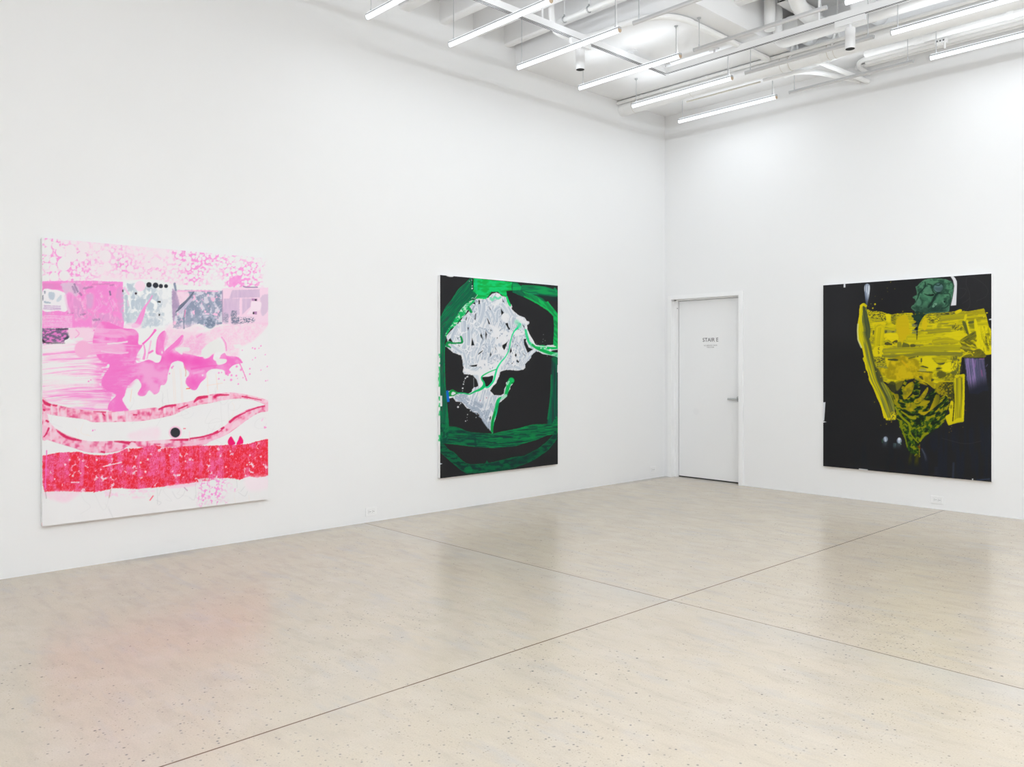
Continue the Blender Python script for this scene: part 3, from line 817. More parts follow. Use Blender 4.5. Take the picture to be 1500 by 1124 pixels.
    grey([(140, 755), (210, 770), (200, 850), (145, 835)]); grey([(85, 870), (160, 885), (150, 900), (85, 890)], col=(170, 182, 196)); grey([(235, 860), (290, 790), (300, 840), (260, 880)], col=(200, 207, 216)); grey([(80, 740), (100, 750), (95, 780), (82, 770)], col=(140, 145, 165)); grey([(60, 800), (70, 800), (70, 860), (60, 860)], col=(110, 115, 130))
    for y in (925, 945, 965): c.stroke(A((80, y), (180, y + 8), (285, y + 14 - (y % 3) * 4)), .8, (200, 170, 205), alpha=.8, rough=.5)
    c.stroke(A((345, 800), (360, 900), (400, 1010)), 1.6, (233, 200, 222), alpha=.7)
    # --- centre panel
    c.fill(A((1070, 640), (1180, 610), (1500, 600)) + B((200, 560), (255, 640), (225, 660), (232, 1030)) + D((235, 170), (100, 172)) + C((1450, 172), (1190, 185), (1085, 170)) + A((1085, 1000), (1080, 800)), (231, 232, 234), 1, .7, .7, smooth=False)
    for P in ([(1120, 640), (1190, 680), (1190, 740), (1130, 700)], [(1095, 800), (1125, 790), (1130, 850), (1100, 850)], [(1100, 880), (1140, 870), (1150, 1110), (1105, 1110)], [(1165, 780), (1215, 790), (1220, 840), (1170, 830)], [(1175, 860), (1215, 860), (1215, 960), (1175, 960)], [(1235, 850), (1350, 850), (1350, 960), (1235, 970)], [(1380, 790), (1490, 780), (1500, 950), (1380, 960)], [(1360, 1020), (1470, 1020), (1470, 1060), (1360, 1050)], [(1380, 700), (1430, 700), (1430, 740), (1370, 730)]):
        grey(P, col=(178, 191, 204), al=.85)
    grey([(10, 690), (50, 700), (60, 830), (10, 800)], B, (176, 190, 202), .9)
    c.wash(A((1085, 690), (1490, 700), (1560, 1150), (1100, 1150)), (184, 196, 207), lambda x, y: sstep(.44, .6, fbm(x / 4.5, y / 5, 37)) * .75, 1.5)
    c.wash(B((50, 660), (225, 660), (230, 1030), (60, 1060)), (214, 218, 224), lambda x, y: sstep(.45, .65, fbm(x / 5, y / 7, 38)) * .7, 1.5)
    for k in range(56):
        r = random.Random(300 + k); x0 = r.uniform(1090, 1560); y0 = r.uniform(700, 1150)
        q = A((x0, y0), (x0 + r.uniform(-20, 20), y0 + r.uniform(30, 70)))
        c.stroke(q, r.uniform(.4, 1.2), (205, 212, 220) if k % 2 else (240, 240, 240), alpha=.6, rough=.6, soft=.6)
    grey([(1120, 1090), (1300, 1080), (1500, 1075), (1480, 1170), (1260, 1180), (1140, 1140)], al=.4)
    c.stroke(A((1430, 860), (1480, 900), (1470, 960)), 2.6, (240, 240, 240), alpha=.9)
    grey([(0, 960), (60, 940), (120, 1000), (90, 1010)], B, (205, 210, 218), .7)
    c.stroke(A((1090, 700), (1140, 780)), 1.3, (238, 190, 224), alpha=.9)
    c.stroke(A((1125, 860), (1135, 930)), .7, (240, 190, 220), alpha=.8)
    c.stroke(A((1435, 800), (1390, 880), (1345, 940), (1310, 1030), (1285, 1090)) + C((1250, 130), (1200, 150)), [.8, .9, 1.6, 3.4, 4.0, 4.2, 3.0], (255, 140, 208), (240, 160, 214), 1, 3)
    c.fill(C((1080, 150), (1160, 110), (1290, 140), (1280, 185), (1100, 190)), (246, 214, 230), .7, 1.5)
    # dots
    c.dot(pt(A, 1283, 678), 7.6, (247, 213, 229)); 
    for K, x, y, r in ((A, 1395, 662, 34), (A, 1478, 668, 35), (B, 87, 592, 27), (B, 152, 592, 24)): c.dot(pt(K, x, y), r / S, (40, 43, 52))
    c.dot(pt(A, 1230, 770), 1.7, (60, 40, 55)); c.dot(pt(A, 1066, 738), 1.0, (25, 25, 28), ry=1.8)
    c.fill(B((45, 782), (85, 780), (85, 804), (45, 795)), (25, 25, 28), 1, .4, smooth=False); c.fill(B((60, 940), (77, 940), (77, 966), (60, 966)), (40, 38, 42), 1, .4, smooth=False)
    # --- right of the centre: mauve-grey thicket
    def thick(x, y, d):
        n = fbm(x / 5.5, y / 6.5, 41); m = fbm(x / 2.2, y / 2.2, 42)
        k = mixc((216, 210, 222), (140, 150, 174), sstep(.38, .60, n + .3 * (m - .5)))
        return mixc(k, (244, 190, 218), sstep(.60, .72, fbm(x / 4, y / 4, 44)))
    c.fill(B((228, 650), (300, 640), (860, 645), (865, 1040)) + D((860, 120), (700, 170), (560, 120), (330, 190), (240, 170)), None, 1, .7, 1.0, tex=thick, smooth=False)
    c.fill(B((285, 655), (400, 650), (440, 690), (380, 790), (300, 830)), (243, 212, 228), .9, 1.2, 1)
    c.fill(B((225, 655), (270, 660), (320, 820), (280, 900), (240, 1050)), (176, 150, 184), .85, 1, 1)
    c.stroke(B((258, 560), (272, 640)), 1.6, (130, 140, 165), alpha=.9, rough=.6)
    c.stroke(B((498, 665), (430, 760), (350, 840), (278, 920)), [1.0, 1.9, 2.4, .8], (88, 96, 118), (130, 136, 155), 1, 3, rough=.5)
    c.stroke(B((470, 760), (380, 860), (320, 920)), 2.2, (205, 198, 216), (190, 180, 205), .9, 3)
    c.stroke(B((388, 900), (378, 1010), (376, 1120)), [1.0, 1.0, 1.5], (105, 118, 145), (140, 150, 172), 1, 3)
    c.stroke(B((395, 890), (385, 980)), .6, (245, 140, 190))
    for P, w in (((540, 800), (590, 900), (600, 960)), 1.2), (((690, 740), (740, 850), (740, 920)), 2.2), (((600, 780), (650, 860), (690, 920)), 1.8), (((620, 960), (720, 960)), .7):
        c.stroke(B(*P), w, (140, 150, 175), (170, 176, 196), .85, 3, rough=.6)
    c.dot(pt(B, 705, 1050), 8.0, (122, 134, 158), soft=1.2, ry=8.5); c.dot(pt(B, 600, 1040), 3.6, (140, 152, 176), soft=1)
    c.wash(B((630, 960), (790, 970), (790, 1090), (640, 1110)), (176, 182, 202), lambda x, y: sstep(.48, .6, fbm(x / 2.6, y / 2.6, 39)) * .8, 1); c.dot(pt(B, 530, 1000), 6.0, (150, 160, 182), .8, soft=2)
    c.fill(B((400, 930), (460, 920), (470, 1080), (400, 1090)), (142, 152, 176), .8, 1, 1.2)
    c.stroke(B((300, 655), (560, 650), (800, 655)), .9, (248, 178, 216), alpha=.9)
    # --- mauve panel at the right
    def mauve(x, y, d):
        return mixc((222, 196, 218), (200, 172, 204), fbm(x / 3.0, y / 16, 51))
    c.fill(B((860, 620), (1100, 600), (1440, 610), (1440, 1000)) + D((1440, 130), (1250, 120), (860, 130)), (238, 208, 226), 1, .7, 1, smooth=False)
    c.fill(B((985, 640), (1330, 630), (1330, 730), (1000, 740), (940, 760)), None, 1, .6, .5, tex=mauve, smooth=False)
    c.fill(B((880, 750), (1075, 745), (1075, 950), (980, 960), (890, 1040), (870, 900)), None, .95, .7, .8, tex=mauve, smooth=False)
    c.fill(B((1110, 745), (1225, 745), (1215, 850), (1110, 950)), None, .9, .7, .5, tex=mauve, smooth=False)
    c.fill(B((1340, 740), (1440, 700), (1440, 880), (1360, 960)), (210, 186, 210), .8, 1.2, 1)
    c.stroke(B((860, 650), (866, 1040)), .8, (170, 140, 176), alpha=.7)
    c.stroke(B((1090, 745), (1095, 960)), .8, (240, 206, 226))
    c.fill(B((1225, 790), (1300, 780), (1350, 800), (1340, 880), (1300, 905), (1170, 950), (1215, 870)), (243, 220, 232), 1, .6)
    for P in ([(1228, 745), (1300, 748), (1298, 780), (1228, 772)], [(1245, 910), (1295, 910), (1292, 948), (1245, 942)]): c.fill(B(*P), (178, 128, 176), 1, .5, smooth=False)
    c.dot(pt(B, 1280, 764), 1.4, (40, 36, 40)); c.dot(pt(B, 1252, 930), 1.2, (40, 36, 40), ry=1.6)
    c.stroke(B((1125, 592), (1160, 604), (1300, 604)), .8, (150, 125, 165), alpha=.9)
    sp = lambda x, y: sstep(.40, .60, fbm(x / 1.3, y / 1.3, 61, 3))
    c.wash(B((980, 910), (1040, 910), (1060, 980), (1250, 990), (1230, 1050), (1000, 1060), (975, 1000)), (120, 124, 148), sp, 2)
    c.wash(B((975, 910), (1030, 920), (1050, 1060), (980, 1060)), (126, 128, 152), lambda x, y: .35 + .6 * sp(x, y), 1.2)
    c.wash(B((870, 940), (930, 940), (930, 1050), (870, 1040)), (150, 146, 172), lambda x, y: .3 + .6 * sp(x, y), 1.5)
    # --- dark underpainting at the far left
    def under(x, y, d):
        return mixc((222, 124, 196), (96, 92, 116), sstep(.46, .58, fbm(x / 3.5, y / 2.0, 71) + .12 * sstep(2.5, .3, -d)) * .8)
    c.fill(C((58, 185), (380, 180), (395, 260), (380, 310), (340, 330), (330, 372), (58, 385)), None, 1, .6, 1.0, tex=under, smooth=False)
    c.stroke(C((230, 190), (300, 195), (375, 190)), 1.0, (70, 68, 84), alpha=.9, rough=.6); c.stroke(C((380, 250), (385, 290), (345, 310)), 1.6, (66, 66, 84), alpha=.95, rough=.6)
    c.stroke(C((60, 330), (90, 360), (200, 368), (340, 372)), [1.8, 1.2, 1.0, .6], (42, 38, 46), alpha=.95, rough=.9); c.stroke(C((60, 405), (110, 398), (220, 410)), .9, (140, 130, 155), alpha=.8, rough=.9)
    c.dot(pt(C, 88, 380), 1.7, (250, 150, 210))
    # --- brushed pink at the left, streaked sideways
    def brushed(x, y, d):
        yy = y + 2.2 * np.sin((x - 60) / 32.0) + 0.05 * (x - 60)
        n = vn(x / 38, yy * 0.55, 81) * .6 + vn(x / 16, yy * 1.3, 82) * .4
        n = n + .28 * sstep(60, 165, x) - .1 + .2 * np.exp(-((y - 575) / 9) ** 2) + .12 * np.exp(-((y - 520) / 4) ** 2)
        k = mixc((231, 226, 229), (246, 196, 222), sstep(.30, .62, n + .35 * (fbm(x / 12, y / 5, 83) - .5)))
        k = mixc(k, (255, 138, 206), sstep(.58, .92, n) * .85)
        return mixc(k, (232, 230, 231), sstep(.58, .75, vn(x / 30, yy * .8, 84)) * .6)
    c.fill(C((58, 395), (400, 370), (560, 330), (760, 300), (1200, 320), (1265, 380), (1180, 520), (900, 600), (800, 760), (760, 900), (930, 1010), (880, 1230)) + E((850, 285), (500, 260), (250, 205), (100, 160), (58, 110)), None, 1, .8, .8, tex=brushed, smooth=False)
    c.fill(C((60, 780), (300, 765), (620, 790), (750, 850), (760, 895), (300, 905), (60, 900)), (230, 229, 229), .8, 3.5, 2)
    c.fill(C((58, 385), (260, 360), (450, 370), (480, 430), (300, 480), (60, 470)), (236, 224, 231), .65, 3)
    # pale swathes
    c.fill(C((400, 185), (750, 180), (720, 260), (680, 330), (520, 345), (400, 300)), (240, 206, 224), .95, 1.5, 1.5)
    c.fill(C((450, 300), (560, 300), (555, 332), (460, 335)), (228, 226, 228), .9, .8)
    c.stroke(C((480, 200), (520, 250), (470, 300)), .7, (250, 150, 205), alpha=.8)
    # --- the pour
    CD = crop(55, 460, S)
    pour = [(800, 100), (1080, 180), (1200, 190), (1262, 250), (1262, 375), (1315, 395), (1255, 490), (1232, 575), (1255, 618), (1390, 575), (1480, 612), (1528, 600), (1550, 530), (1485, 500), (1480, 420), (1505, 290), (1580, 210), (1612, 260), (1580, 400), (1620, 465), (1740, 370), (1800, 270), (1832, 280), (1810, 370), (1720, 455), (1830, 490), (1950, 515), (2050, 540), (2150, 520), (2222, 465), (2200, 560), (2250, 590), (2290, 540), (2300, 515), (2345, 490), (2380, 525), (2510, 540), (2565, 608), (2480, 635), (2440, 655), (2400, 700), (2420, 735), (2360, 765), (2330, 705), (2200, 690), (2120, 735), (2110, 800), (2040, 870), (1990, 950), (1930, 950), (1860, 880), (1860, 820), (1900, 760), (1890, 720), (1840, 680), (1820, 610), (1750, 590), (1680, 620), (1650, 690), (1632, 760), (1620, 840), (1590, 890), (1540, 900), (1520, 980), (1460, 1012), (1400, 960), (1350, 1022), (1290, 1032), (1252, 1000), (1300, 910), (1280, 850), (1240, 815), (1180, 860), (1120, 920), (1090, 1020), (1062, 1080), (1110, 1170), (1130, 1222), (900, 1222), (895, 1120), (980, 1020), (860, 960), (800, 880), (830, 770), (900, 640), (760, 560), (690, 330)]
    def pourtex(x, y, d):
        n = fbm(x / 20, y / 20, 91); m = fbm(x / 6, y / 6, 92)
        k = mixc((255, 118, 198), (247, 160, 212), sstep(.40, .68, n + .22 * (m - .5)))
        hot = np.exp(-((x - 290) ** 2 / 900 + (y - 531) ** 2 / 120)) + .8 * np.exp(-((x - 250) ** 2 / 500 + (y - 525) ** 2 / 120)) + .8 * np.exp(-((x - 181) ** 2 / 60 + (y - 543) ** 2 / 50)) + .5 * np.exp(-((x - 200) ** 2 / 100 + (y - 500) ** 2 / 60)) + .7 * np.exp(-((x - 284) ** 2 / 60 + (y - 560) ** 2 / 60))
        return mixc(k, (255, 88, 186), hot * .85)
    c.fill(CD(pour), None, 1, .6, .35, 1.5, tex=pourtex)
    # feathered transition between brushed part and pour
    c.wash(C((640, 540), (1150, 520), (1150, 880), (900, 1060), (700, 900)), (255, 128, 202), lambda x, y: sstep(.42, .7, vn(x / 12, y * .7, 95)) * sstep(125, 165, x) * .8, 6)
    c.wash(C((560, 700), (800, 560), (1250, 540), (1200, 820), (1000, 1000), (700, 980), (640, 850)), (255, 120, 200), lambda x, y: sstep(.40, .62, fbm(x / 8, y / 2.2, 96)) * sstep(128, 158, x) * .9, 8)
    c.wash(C((700, 180), (1100, 190), (1250, 300), (1230, 420), (1000, 420), (720, 360)), (248, 176, 216), lambda x, y: sstep(.42, .62, vn(x / 26 + .06 * y, y * .45 - .02 * x, 97)) * .8, 4)
    c.stroke(C((1130, 440), (900, 430), (600, 445)), [6.0, 7.5, 9.0], (244, 184, 217), (250, 160, 210), .92, 6, fade=(8, 0)); c.dot(pt(C, 565, 445), 12.0, (241, 176, 212), soft=1.2, ry=12.5)
    c.stroke(C((880, 240), (1040, 230), (1150, 300)), [3, 5, 6], (250, 176, 214), (255, 140, 205), .8, 5, fade=(4, 6)); c.stroke(C((880, 375), (1020, 365), (1120, 350)), 1.3, (240, 220, 230), alpha=.9); c.stroke(C((800, 470), (1000, 495), (1130, 485)), 1.1, (244, 196, 222), alpha=.9)
    # strands in the white window of the pour
    c.stroke(C((1475, 205), (1400, 300), (1320, 375)), [1.6, 1.1, 1.5], (255, 110, 195)); c.dot(pt(C, 1470, 207), 2.0, (255, 120, 200))
    c.stroke(C((1330, 390), (1345, 470), (1330, 560)), [.9, 1.2, 2.0], (246, 150, 210)); c.stroke(C((1420, 340), (1400, 440), (1370, 560)), 1.0, (248, 186, 220)); c.stroke(C((1440, 465), (1395, 490)), 1.5, (252, 130, 200))
    # spray to the right of the pour
    def spray(x, y):
        return np.clip(.25 + .9 * fbm(x / 5, y / 5, 101), 0, 1) * (.55 + .45 * sstep(.35, .6, vn(x * 1.6, y * 1.6, 102)))
    c.wash(D((160, 200), (600, 240), (860, 140), (1380, 110), (1430, 140), (1250, 330), (1080, 420), (1060, 530), (920, 520), (880, 330), (800, 300), (620, 460), (560, 520), (300, 500), (160, 420)), (248, 190, 219), lambda x, y: spray(x, y) * .95, 3)
    c.wash(D((60, 300), (140, 230), (180, 300), (130, 440), (50, 470)), (250, 140, 205), lambda x, y: spray(x, y), 2)
    c.wash(D((380, 330), (600, 250), (650, 300), (640, 440), (540, 520), (420, 480)), (250, 165, 212), lambda x, y: spray(x, y) * .85, 4)
    c.wash(D((180, 130), (560, 150), (600, 220), (200, 330)), (246, 206, 226), lambda x, y: spray(x, y) * .8, 4)
    c.fill(D((610, 520), (600, 460), (700, 360), (810, 320), (870, 390), (880, 470), (780, 480), (690, 545), (640, 560)), (228, 227, 226), 1, 1.2, 1)
    c.fill(D((775, 540), (830, 560), (910, 570), (900, 615), (810, 640), (780, 600)), (228, 227, 226), 1, .7)
    for P in ([(260, 440), (340, 420), (440, 420), (450, 465), (370, 470), (350, 510)], [(130, 430), (160, 420), (170, 460), (130, 465)], [(95, 465), (110, 480), (105, 500), (95, 490)], [(1000, 390), (1080, 380), (1100, 420), (1030, 430)]): c.fill(D(*P), (229, 227, 228), .9, .8, .8)
    c.stroke(D((850, 290), (900, 370), (910, 460)), [.8, 1.3, 1.0], (250, 150, 208), alpha=.9, rough=.4)
    c.stroke(D((600, 250), (540, 290)), 1.2, (250, 160, 210), alpha=.8, soft=.9)
    c.stroke(CD((1620, 465), (1740, 370), (1810, 280)), [2.5, 3.5, 2.0], (253, 122, 200), alpha=.9, rough=.5)
    c.stroke(CD((1930, 690), (2100, 660), (2240, 650)), [1.5, 1.2, .8], (255, 92, 188), alpha=.8, soft=.9); c.stroke(CD((1960, 745), (2080, 715)), 1.6, (246, 168, 214), alpha=.9, soft=.8)
    for x, y, r in ((815, 740, 11), (815, 815, 10), (885, 830, 8), (975, 770, 13), (1035, 775, 12), (970, 828, 15), (1060, 880, 10), (1095, 700, 16), (1120, 800, 8), (1205, 688, 10), (1205, 755, 11), (1425, 660, 8), (1345, 705, 7), (1270, 435, 11), (1240, 425, 9), (1345, 400, 9), (1110, 455, 7), (1240, 575, 6), (1400, 510, 7), (1405, 840, 8), (1050, 810, 6), (930, 765, 13), (850, 735, 8), (1275, 550, 8), (1320, 430, 7), (1430, 835, 6), (240, 658, 10), (195, 750, 10), (225, 675, 14), (610, 770, 0), (1040, 660, 14), (950, 735, 14)):
        if r: c.dot(pt(D, x, y), r / S, (253, 140, 206), .9, .5)
    c.dot(pt(D, 612, 770), 1.4, (240, 214, 228)); c.stroke(D((1065, 600), (1100, 670), (1130, 740), (1165, 835)), .75, (252, 132, 202), rough=.5); c.stroke(D((1040, 550), (1105, 608)), 1.2, (252, 120, 196))
    for x, y, r in ((690, 522, 10), (716, 516, 5)): c.dot(pt(E, x, y), r / S, (250, 130, 205))
    for x, y, r in ((638, 848, 10), (665, 830, 8), (705, 205, 8)): c.dot(pt(C, x, y), r / S, (252, 120, 198), .9)
    # --- pencil and orange crayon lines
    for k in range(30):
        r = random.Random(700 + k); x0, y0 = r.uniform(70, 390), r.uniform(560, 640) if k < 18 else r.uniform(700, 760)
        P = [(x0, y0), (x0 + r.uniform(-8, 8), y0 + r.uniform(5, 16)), (x0 + r.uniform(-14, 14), y0 + r.uniform(10, 30)), (x0 + r.uniform(-20, 20), y0 + r.uniform(0, 30))]
        c.stroke(P, .35, (196, 196, 198) if k % 4 else (240, 206, 180), alpha=.22, soft=.4)
    for x in (230, 250, 325, 340): c.stroke(D((x, 690), (x + 15, 900), (x + 25, 1110)), .35, (240, 208, 192), alpha=.4)
    for P in (((670, 780), (680, 1000)), ((780, 760), (800, 950)), ((660, 900), (860, 870))): c.stroke(D(*P), .35, (242, 208, 190), alpha=.7)
    c.stroke(D((385, 660), (400, 720), (398, 780)), .6, (225, 160, 140), alpha=.8); c.stroke(D((408, 940), (450, 936)), .7, (240, 120, 80)); c.stroke(C((1180, 950), (1160, 1100)), .4, (240, 200, 170), alpha=.6)
    for P in (((640, 770), (655, 620), (680, 500)), ((860, 500), (845, 300), (835, 60)), ((960, 480), (935, 300), (930, 180)), ((30, 470), (100, 330), (110, 60)), ((210, 300), (180, 150), (165, 0))): c.stroke(F(*P), .3, (205, 204, 206), alpha=.35)
    for cx, cy in ((760, 440), (420, 300), (1010, 200), (1340, 430)): c.stroke(F(*[(cx + 75 * math.cos(a), cy + 70 * math.sin(a * .9)) for a in [k * .6 for k in range(11)]]), .3, (208, 208, 210), alpha=.35)
    # --- fish outline
    EF = crop(55, 570, S); o = 1457
    def fishtex(x, y, d):
        n = fbm(x / 7, y / 6, 121, 2); m = fbm(x / 3.0, y / 4, 122, 2)
        k = mixc((241, 186, 208), (226, 84, 136), sstep(.36, .95, n + .25 * (m - .5) + .12 * sstep(-1.2, 0, d)))
        return mixc(k, (241, 212, 223), sstep(.52, .75, fbm(x / 5, y / 9, 124, 2)) * .7)
    up = [(58, 100), (160, 190), (250, 205), (500, 255), (850, 285), (1150, 272), (1457, 235), (o + 60, 250), (o + 150, 210), (o + 270, 190), (o + 480, 150), (o + 550, 100), (o + 670, 80), (o + 770, 60), (o + 950, 45), (o + 1100, 60), (o + 1300, 105), (o + 1437, 150), (o + 1437, 205), (o + 1380, 190), (o + 1250, 140), (o + 1050, 120), (o + 850, 145), (o + 740, 170), (o + 520, 210), (o + 400, 250), (o + 260, 320), (o + 100, 360), (1500, 370), (1300, 402), (1100, 412), (880, 415), (690, 415), (580, 380), (300, 345), (120, 312), (58, 265)]
    lo = [(58, 280), (120, 320), (150, 420), (250, 515), (400, 590), (550, 640), (700, 660), (950, 655), (1150, 660), (1350, 655), (o + 230, 635), (o + 440, 625), (o + 600, 595), (o + 720, 560), (o + 880, 470), (o + 960, 400), (o + 1080, 310), (o + 1200, 250), (o + 1380, 205), (o + 1437, 190), (o + 1437, 275), (o + 1320, 300), (o + 1170, 390), (o + 1050, 480), (o + 900, 580), (o + 700, 660), (o + 650, 695), (o + 500, 720), (o + 200, 730), (1500, 730), (1300, 730), (1150, 715), (1050, 770), (900, 800), (750, 802), (600, 790), (450, 740), (250, 680), (130, 640), (58, 620)]
    c.fill(EF(up), None, 1, .5, .25, tex=fishtex); c.fill(EF(lo), None, 1, .5, .25, tex=fishtex)
    CR = (206, 18, 78)
    for P, w in ((((250, 530), (330, 590), (430, 630), (545, 650)), [1.2, 2.2, 2.0, .8]), (((960, 660), (1060, 668), (1150, 682)), [.6, 1.8, 2.6]), (((o + 205, 640), (o + 330, 640), (o + 440, 640)), [.5, 1.6, 1.8]), (((o + 505, 165), (o + 560, 115), (o + 665, 98)), [1.0, 2.4, 2.0]), (((o + 765, 100), (o + 800, 78), (o + 940, 75)), [2.4, 1.8, .8]), (((o + 720, 575), (o + 800, 540), (o + 875, 485)), [.8, 2.0, 1.4]), (((o + 955, 415), (o + 1030, 355), (o + 1150, 295)), [2.0, 1.6, .8]), (((o + 65, 255), (o + 150, 220), (o + 265, 205)), [1.2, 1.5, 1.6]), (((66, 140), (100, 180), (160, 205)), [1.0, 2.4, 2.2]), (((700, 285), (850, 292)), [.5, 1.0]), (((o + 1110, 95), (o + 1200, 110), (o + 1350, 140)), [1.0, .8, .6]), (((195, 205), (240, 212)), 1.4), (((75, 260), (85, 268)), 1.6), (((110, 400), (130, 410)), 1.5), (((140, 495), (110, 560), (80, 600)), [1.6, 1.0, 1.0]), (((800, 790), (835, 795)), 1.4), (((1465, 690), (1525, 690)), 1.4), (((o + 450, 625), (o + 600, 605), (o + 720, 570)), 1.2), (((1200, 325), (1240, 325)), 1.0), (((815, 310), (835, 335)), 1.2), (((o + 1160, 285), (o + 1300, 235), (o + 1390, 215)), 1.0), (((1175, 665), (1220, 668)), 1.0), (((o + 310, 250), (o + 420, 205)), 1.0)):
        c.stroke(EF(*P), w, CR, (228, 60, 116), .95, 4, low=.2, soft=.7, rough=.35)
    for P, w in ((((255, 215), (262, 330)), 1.3), (((170, 210), (178, 310)), 1.0), (((668, 345), (672, 385)), 1.5), (((790, 335), (800, 400)), 2.0), (((870, 300), (880, 400)), 1.6), (((960, 300), (965, 400)), 4.0), (((1050, 290), (1060, 325)), 4.0), (((1118, 300), (1118, 405)), .9), (((o + 710, 85), (o + 705, 165)), 3.0), (((o + 135, 255), (o + 137, 295)), 1.7), (((o + 248, 230), (o + 250, 320)), 1.0), (((o + 818, 112), (o + 830, 100)), 1.1), (((o + 815, 520), (o + 830, 510)), 1.4), (((o + 450, 540), (o + 440, 660)), .7), (((160, 440), (170, 640)), 1.2)):
        c.stroke(EF(*P), w, (240, 214, 224), alpha=.85, soft=.8)
    c.fill(EF((o + 870, 570), (o + 960, 500), (o + 1000, 420), (o + 1050, 395), (o + 1085, 430), (o + 1020, 490), (o + 900, 580)), (240, 202, 216), .9, .9); c.fill(EF((o + 470, 700), (o + 560, 650), (o + 700, 630), (o + 840, 590), (o + 860, 600), (o + 720, 655), (o + 650, 690)), (240, 190, 212), .8, 1)
    c.fill(EF((180, 560), (260, 600), (330, 650), (300, 670), (160, 620)), (240, 196, 212), .7, 1.5); c.fill(EF((560, 690), (640, 680), (650, 740), (600, 750)), (240, 196, 212), .8, 1.2)
    c.fill(F((0, 650), (180, 645), (200, 680), (0, 690)), (242, 214, 226), .8, 1); c.wash(E((1150, 560), (1500, 480), (1500, 640), (1200, 650)), (240, 212, 226), lambda x, y: .35 + .4 * fbm(x / 6, y / 6, 5), 4)
    c.fill(EF((1150, 690), (1200, 670), (1260, 740), (1170, 745)), (240, 206, 220), .9, .8, .6)
    # eye, petals
    c.dot(pt(F, 268, 548), 9.4, (245, 192, 217), .9, .9); c.dot(pt(F, 268, 548), 7.2, (43, 46, 52)); c.dot(pt(F, 375, 498), .8, (230, 70, 90)); c.dot(pt(F, 392, 498), .8, (230, 70, 90))
    MAG = (240, 2, 112)
    c.fill(F((970, 598), (1005, 650), (1022, 690), (975, 710), (940, 705), (927, 670), (938, 632)), MAG, 1, .4); c.fill(F((1082, 590), (1112, 625), (1122, 655), (1112, 690), (1038, 696), (1058, 645)), MAG, 1, .4)
    c.fill(F((1385, 470), (1418, 485), (1388, 498)), (250, 150, 205)); c.stroke(F((1370, 375), (1355, 400)), .8, (248, 200, 225))
    # --- red band of stamped rings
    top = E((58, 840), (110, 830), (250, 800), (380, 797), (520, 788), (590, 815), (700, 830), (850, 832), (1000, 800), (1120, 745), (1250, 750)) + F((0, 700), (130, 735), (250, 738), (350, 722), (550, 712), (700, 716), (900, 705), (1080, 700), (1200, 690), (1280, 660), (1437, 628))
    bot = H((1437, 492), (1300, 520), (1200, 500), (1080, 542), (950, 520), (850, 525), (750, 545), (500, 580), (250, 612), (0, 640)) + G((1450, 555), (1200, 575), (1050, 560), (950, 560), (880, 580), (750, 605), (550, 608), (350, 600), (90, 606), (58, 515))
    rings = pack(60, 640, 394, 724, 1.2, 4.8, 3000, 77)
    rgx = np.array(rings)
    def redtex(x, y, d):
        g = np.full(x.shape, 1e9); idv = np.zeros(x.shape)
        for i, (cx, cy, r) in enumerate(rings):
            q = np.hypot(x - cx, y - cy) - r
            k = q < g; g = np.where(k, q, g); idv = np.where(k, (i * 0.618) % 1, idv)
        col = vn(x / 7, y / 40, 131) * .55 + fbm(x / 9, y / 7, 132) * .45 + .12 * (idv - .5) + .16 * (vn(x / 2.2, y / 30, 138) - .5)
        k = mixc((234, 42, 62), (240, 96, 152), sstep(.42, .68, col))
        k = mixc(k, (214, 30, 62), sstep(-.9, -.1, g) * sstep(.42, .62, fbm(x / 5, y / 5, 137)) * .4)
        k = mixc(k, (244, 110, 164), sstep(.0, .35, g) * .35)
        k = mixc(k, (250, 206, 220), sstep(.3, .8, g) * sstep(.60, .70, fbm(x / 9, y / 9, 133)))
        m = fbm(x / 1.3, y / 1.3, 134, 3)
        k = mixc(k, (226, 24, 44), sstep(.55, .7, m) * .45)
        k = mixc(k, (250, 150, 190), sstep(.60, .74, fbm(x / 1.0, y / 2.4, 135, 2)) * .4)
        return k
    c.fill(top + bot, None, 1, .5, 1.0, 1.6, tex=redtex, smooth=False)
    c.stroke(G((820, 290), (940, 262), (1050, 236)), .7, (252, 214, 224), rough=.5); c.stroke(G((112, 90), (105, 300), (95, 560)), .9, (250, 110, 196), alpha=.85); c.stroke(G((425, 488), (515, 488)), .7, (252, 216, 224), rough=.4)
    for x, y in ((400, 205), (440, 405), (345, 265), (740, 205), (1380, 200), (1290, 240), (1350, 355)): c.dot(pt(G, x, y), 1.5, (250, 222, 226), .9, .8)
    for x, y in ((195, 235), (960, 185), (1200, 325), (1170, 355), (1240, 350), (905, 380), (790, 500), (1150, 490), (395, 310), (1205, 235)): c.dot(pt(H, x, y), 1.2, (252, 214, 224), .9, .7)
    # pink haze and prints beneath
    c.wash(G((90, 610), (520, 605), (440, 690), (340, 740), (150, 690)), (245, 205, 224), lambda x, y: .35 + .5 * fbm(x / 6, y / 6, 6), 4); c.wash(G((800, 620), (940, 590), (1400, 580), (1450, 640), (1300, 680), (850, 690)), (246, 205, 226), lambda x, y: sstep(.45, .65, fbm(x / 5, y / 5, 9)) * .8, 3)
    c.wash(H((1150, 520), (1437, 500), (1437, 640), (1200, 680)), (242, 220, 231), lambda x, y: .6, 5); c.wash(H((200, 610), (520, 580), (520, 620), (200, 650)), (246, 196, 222), lambda x, y: .6, 2)
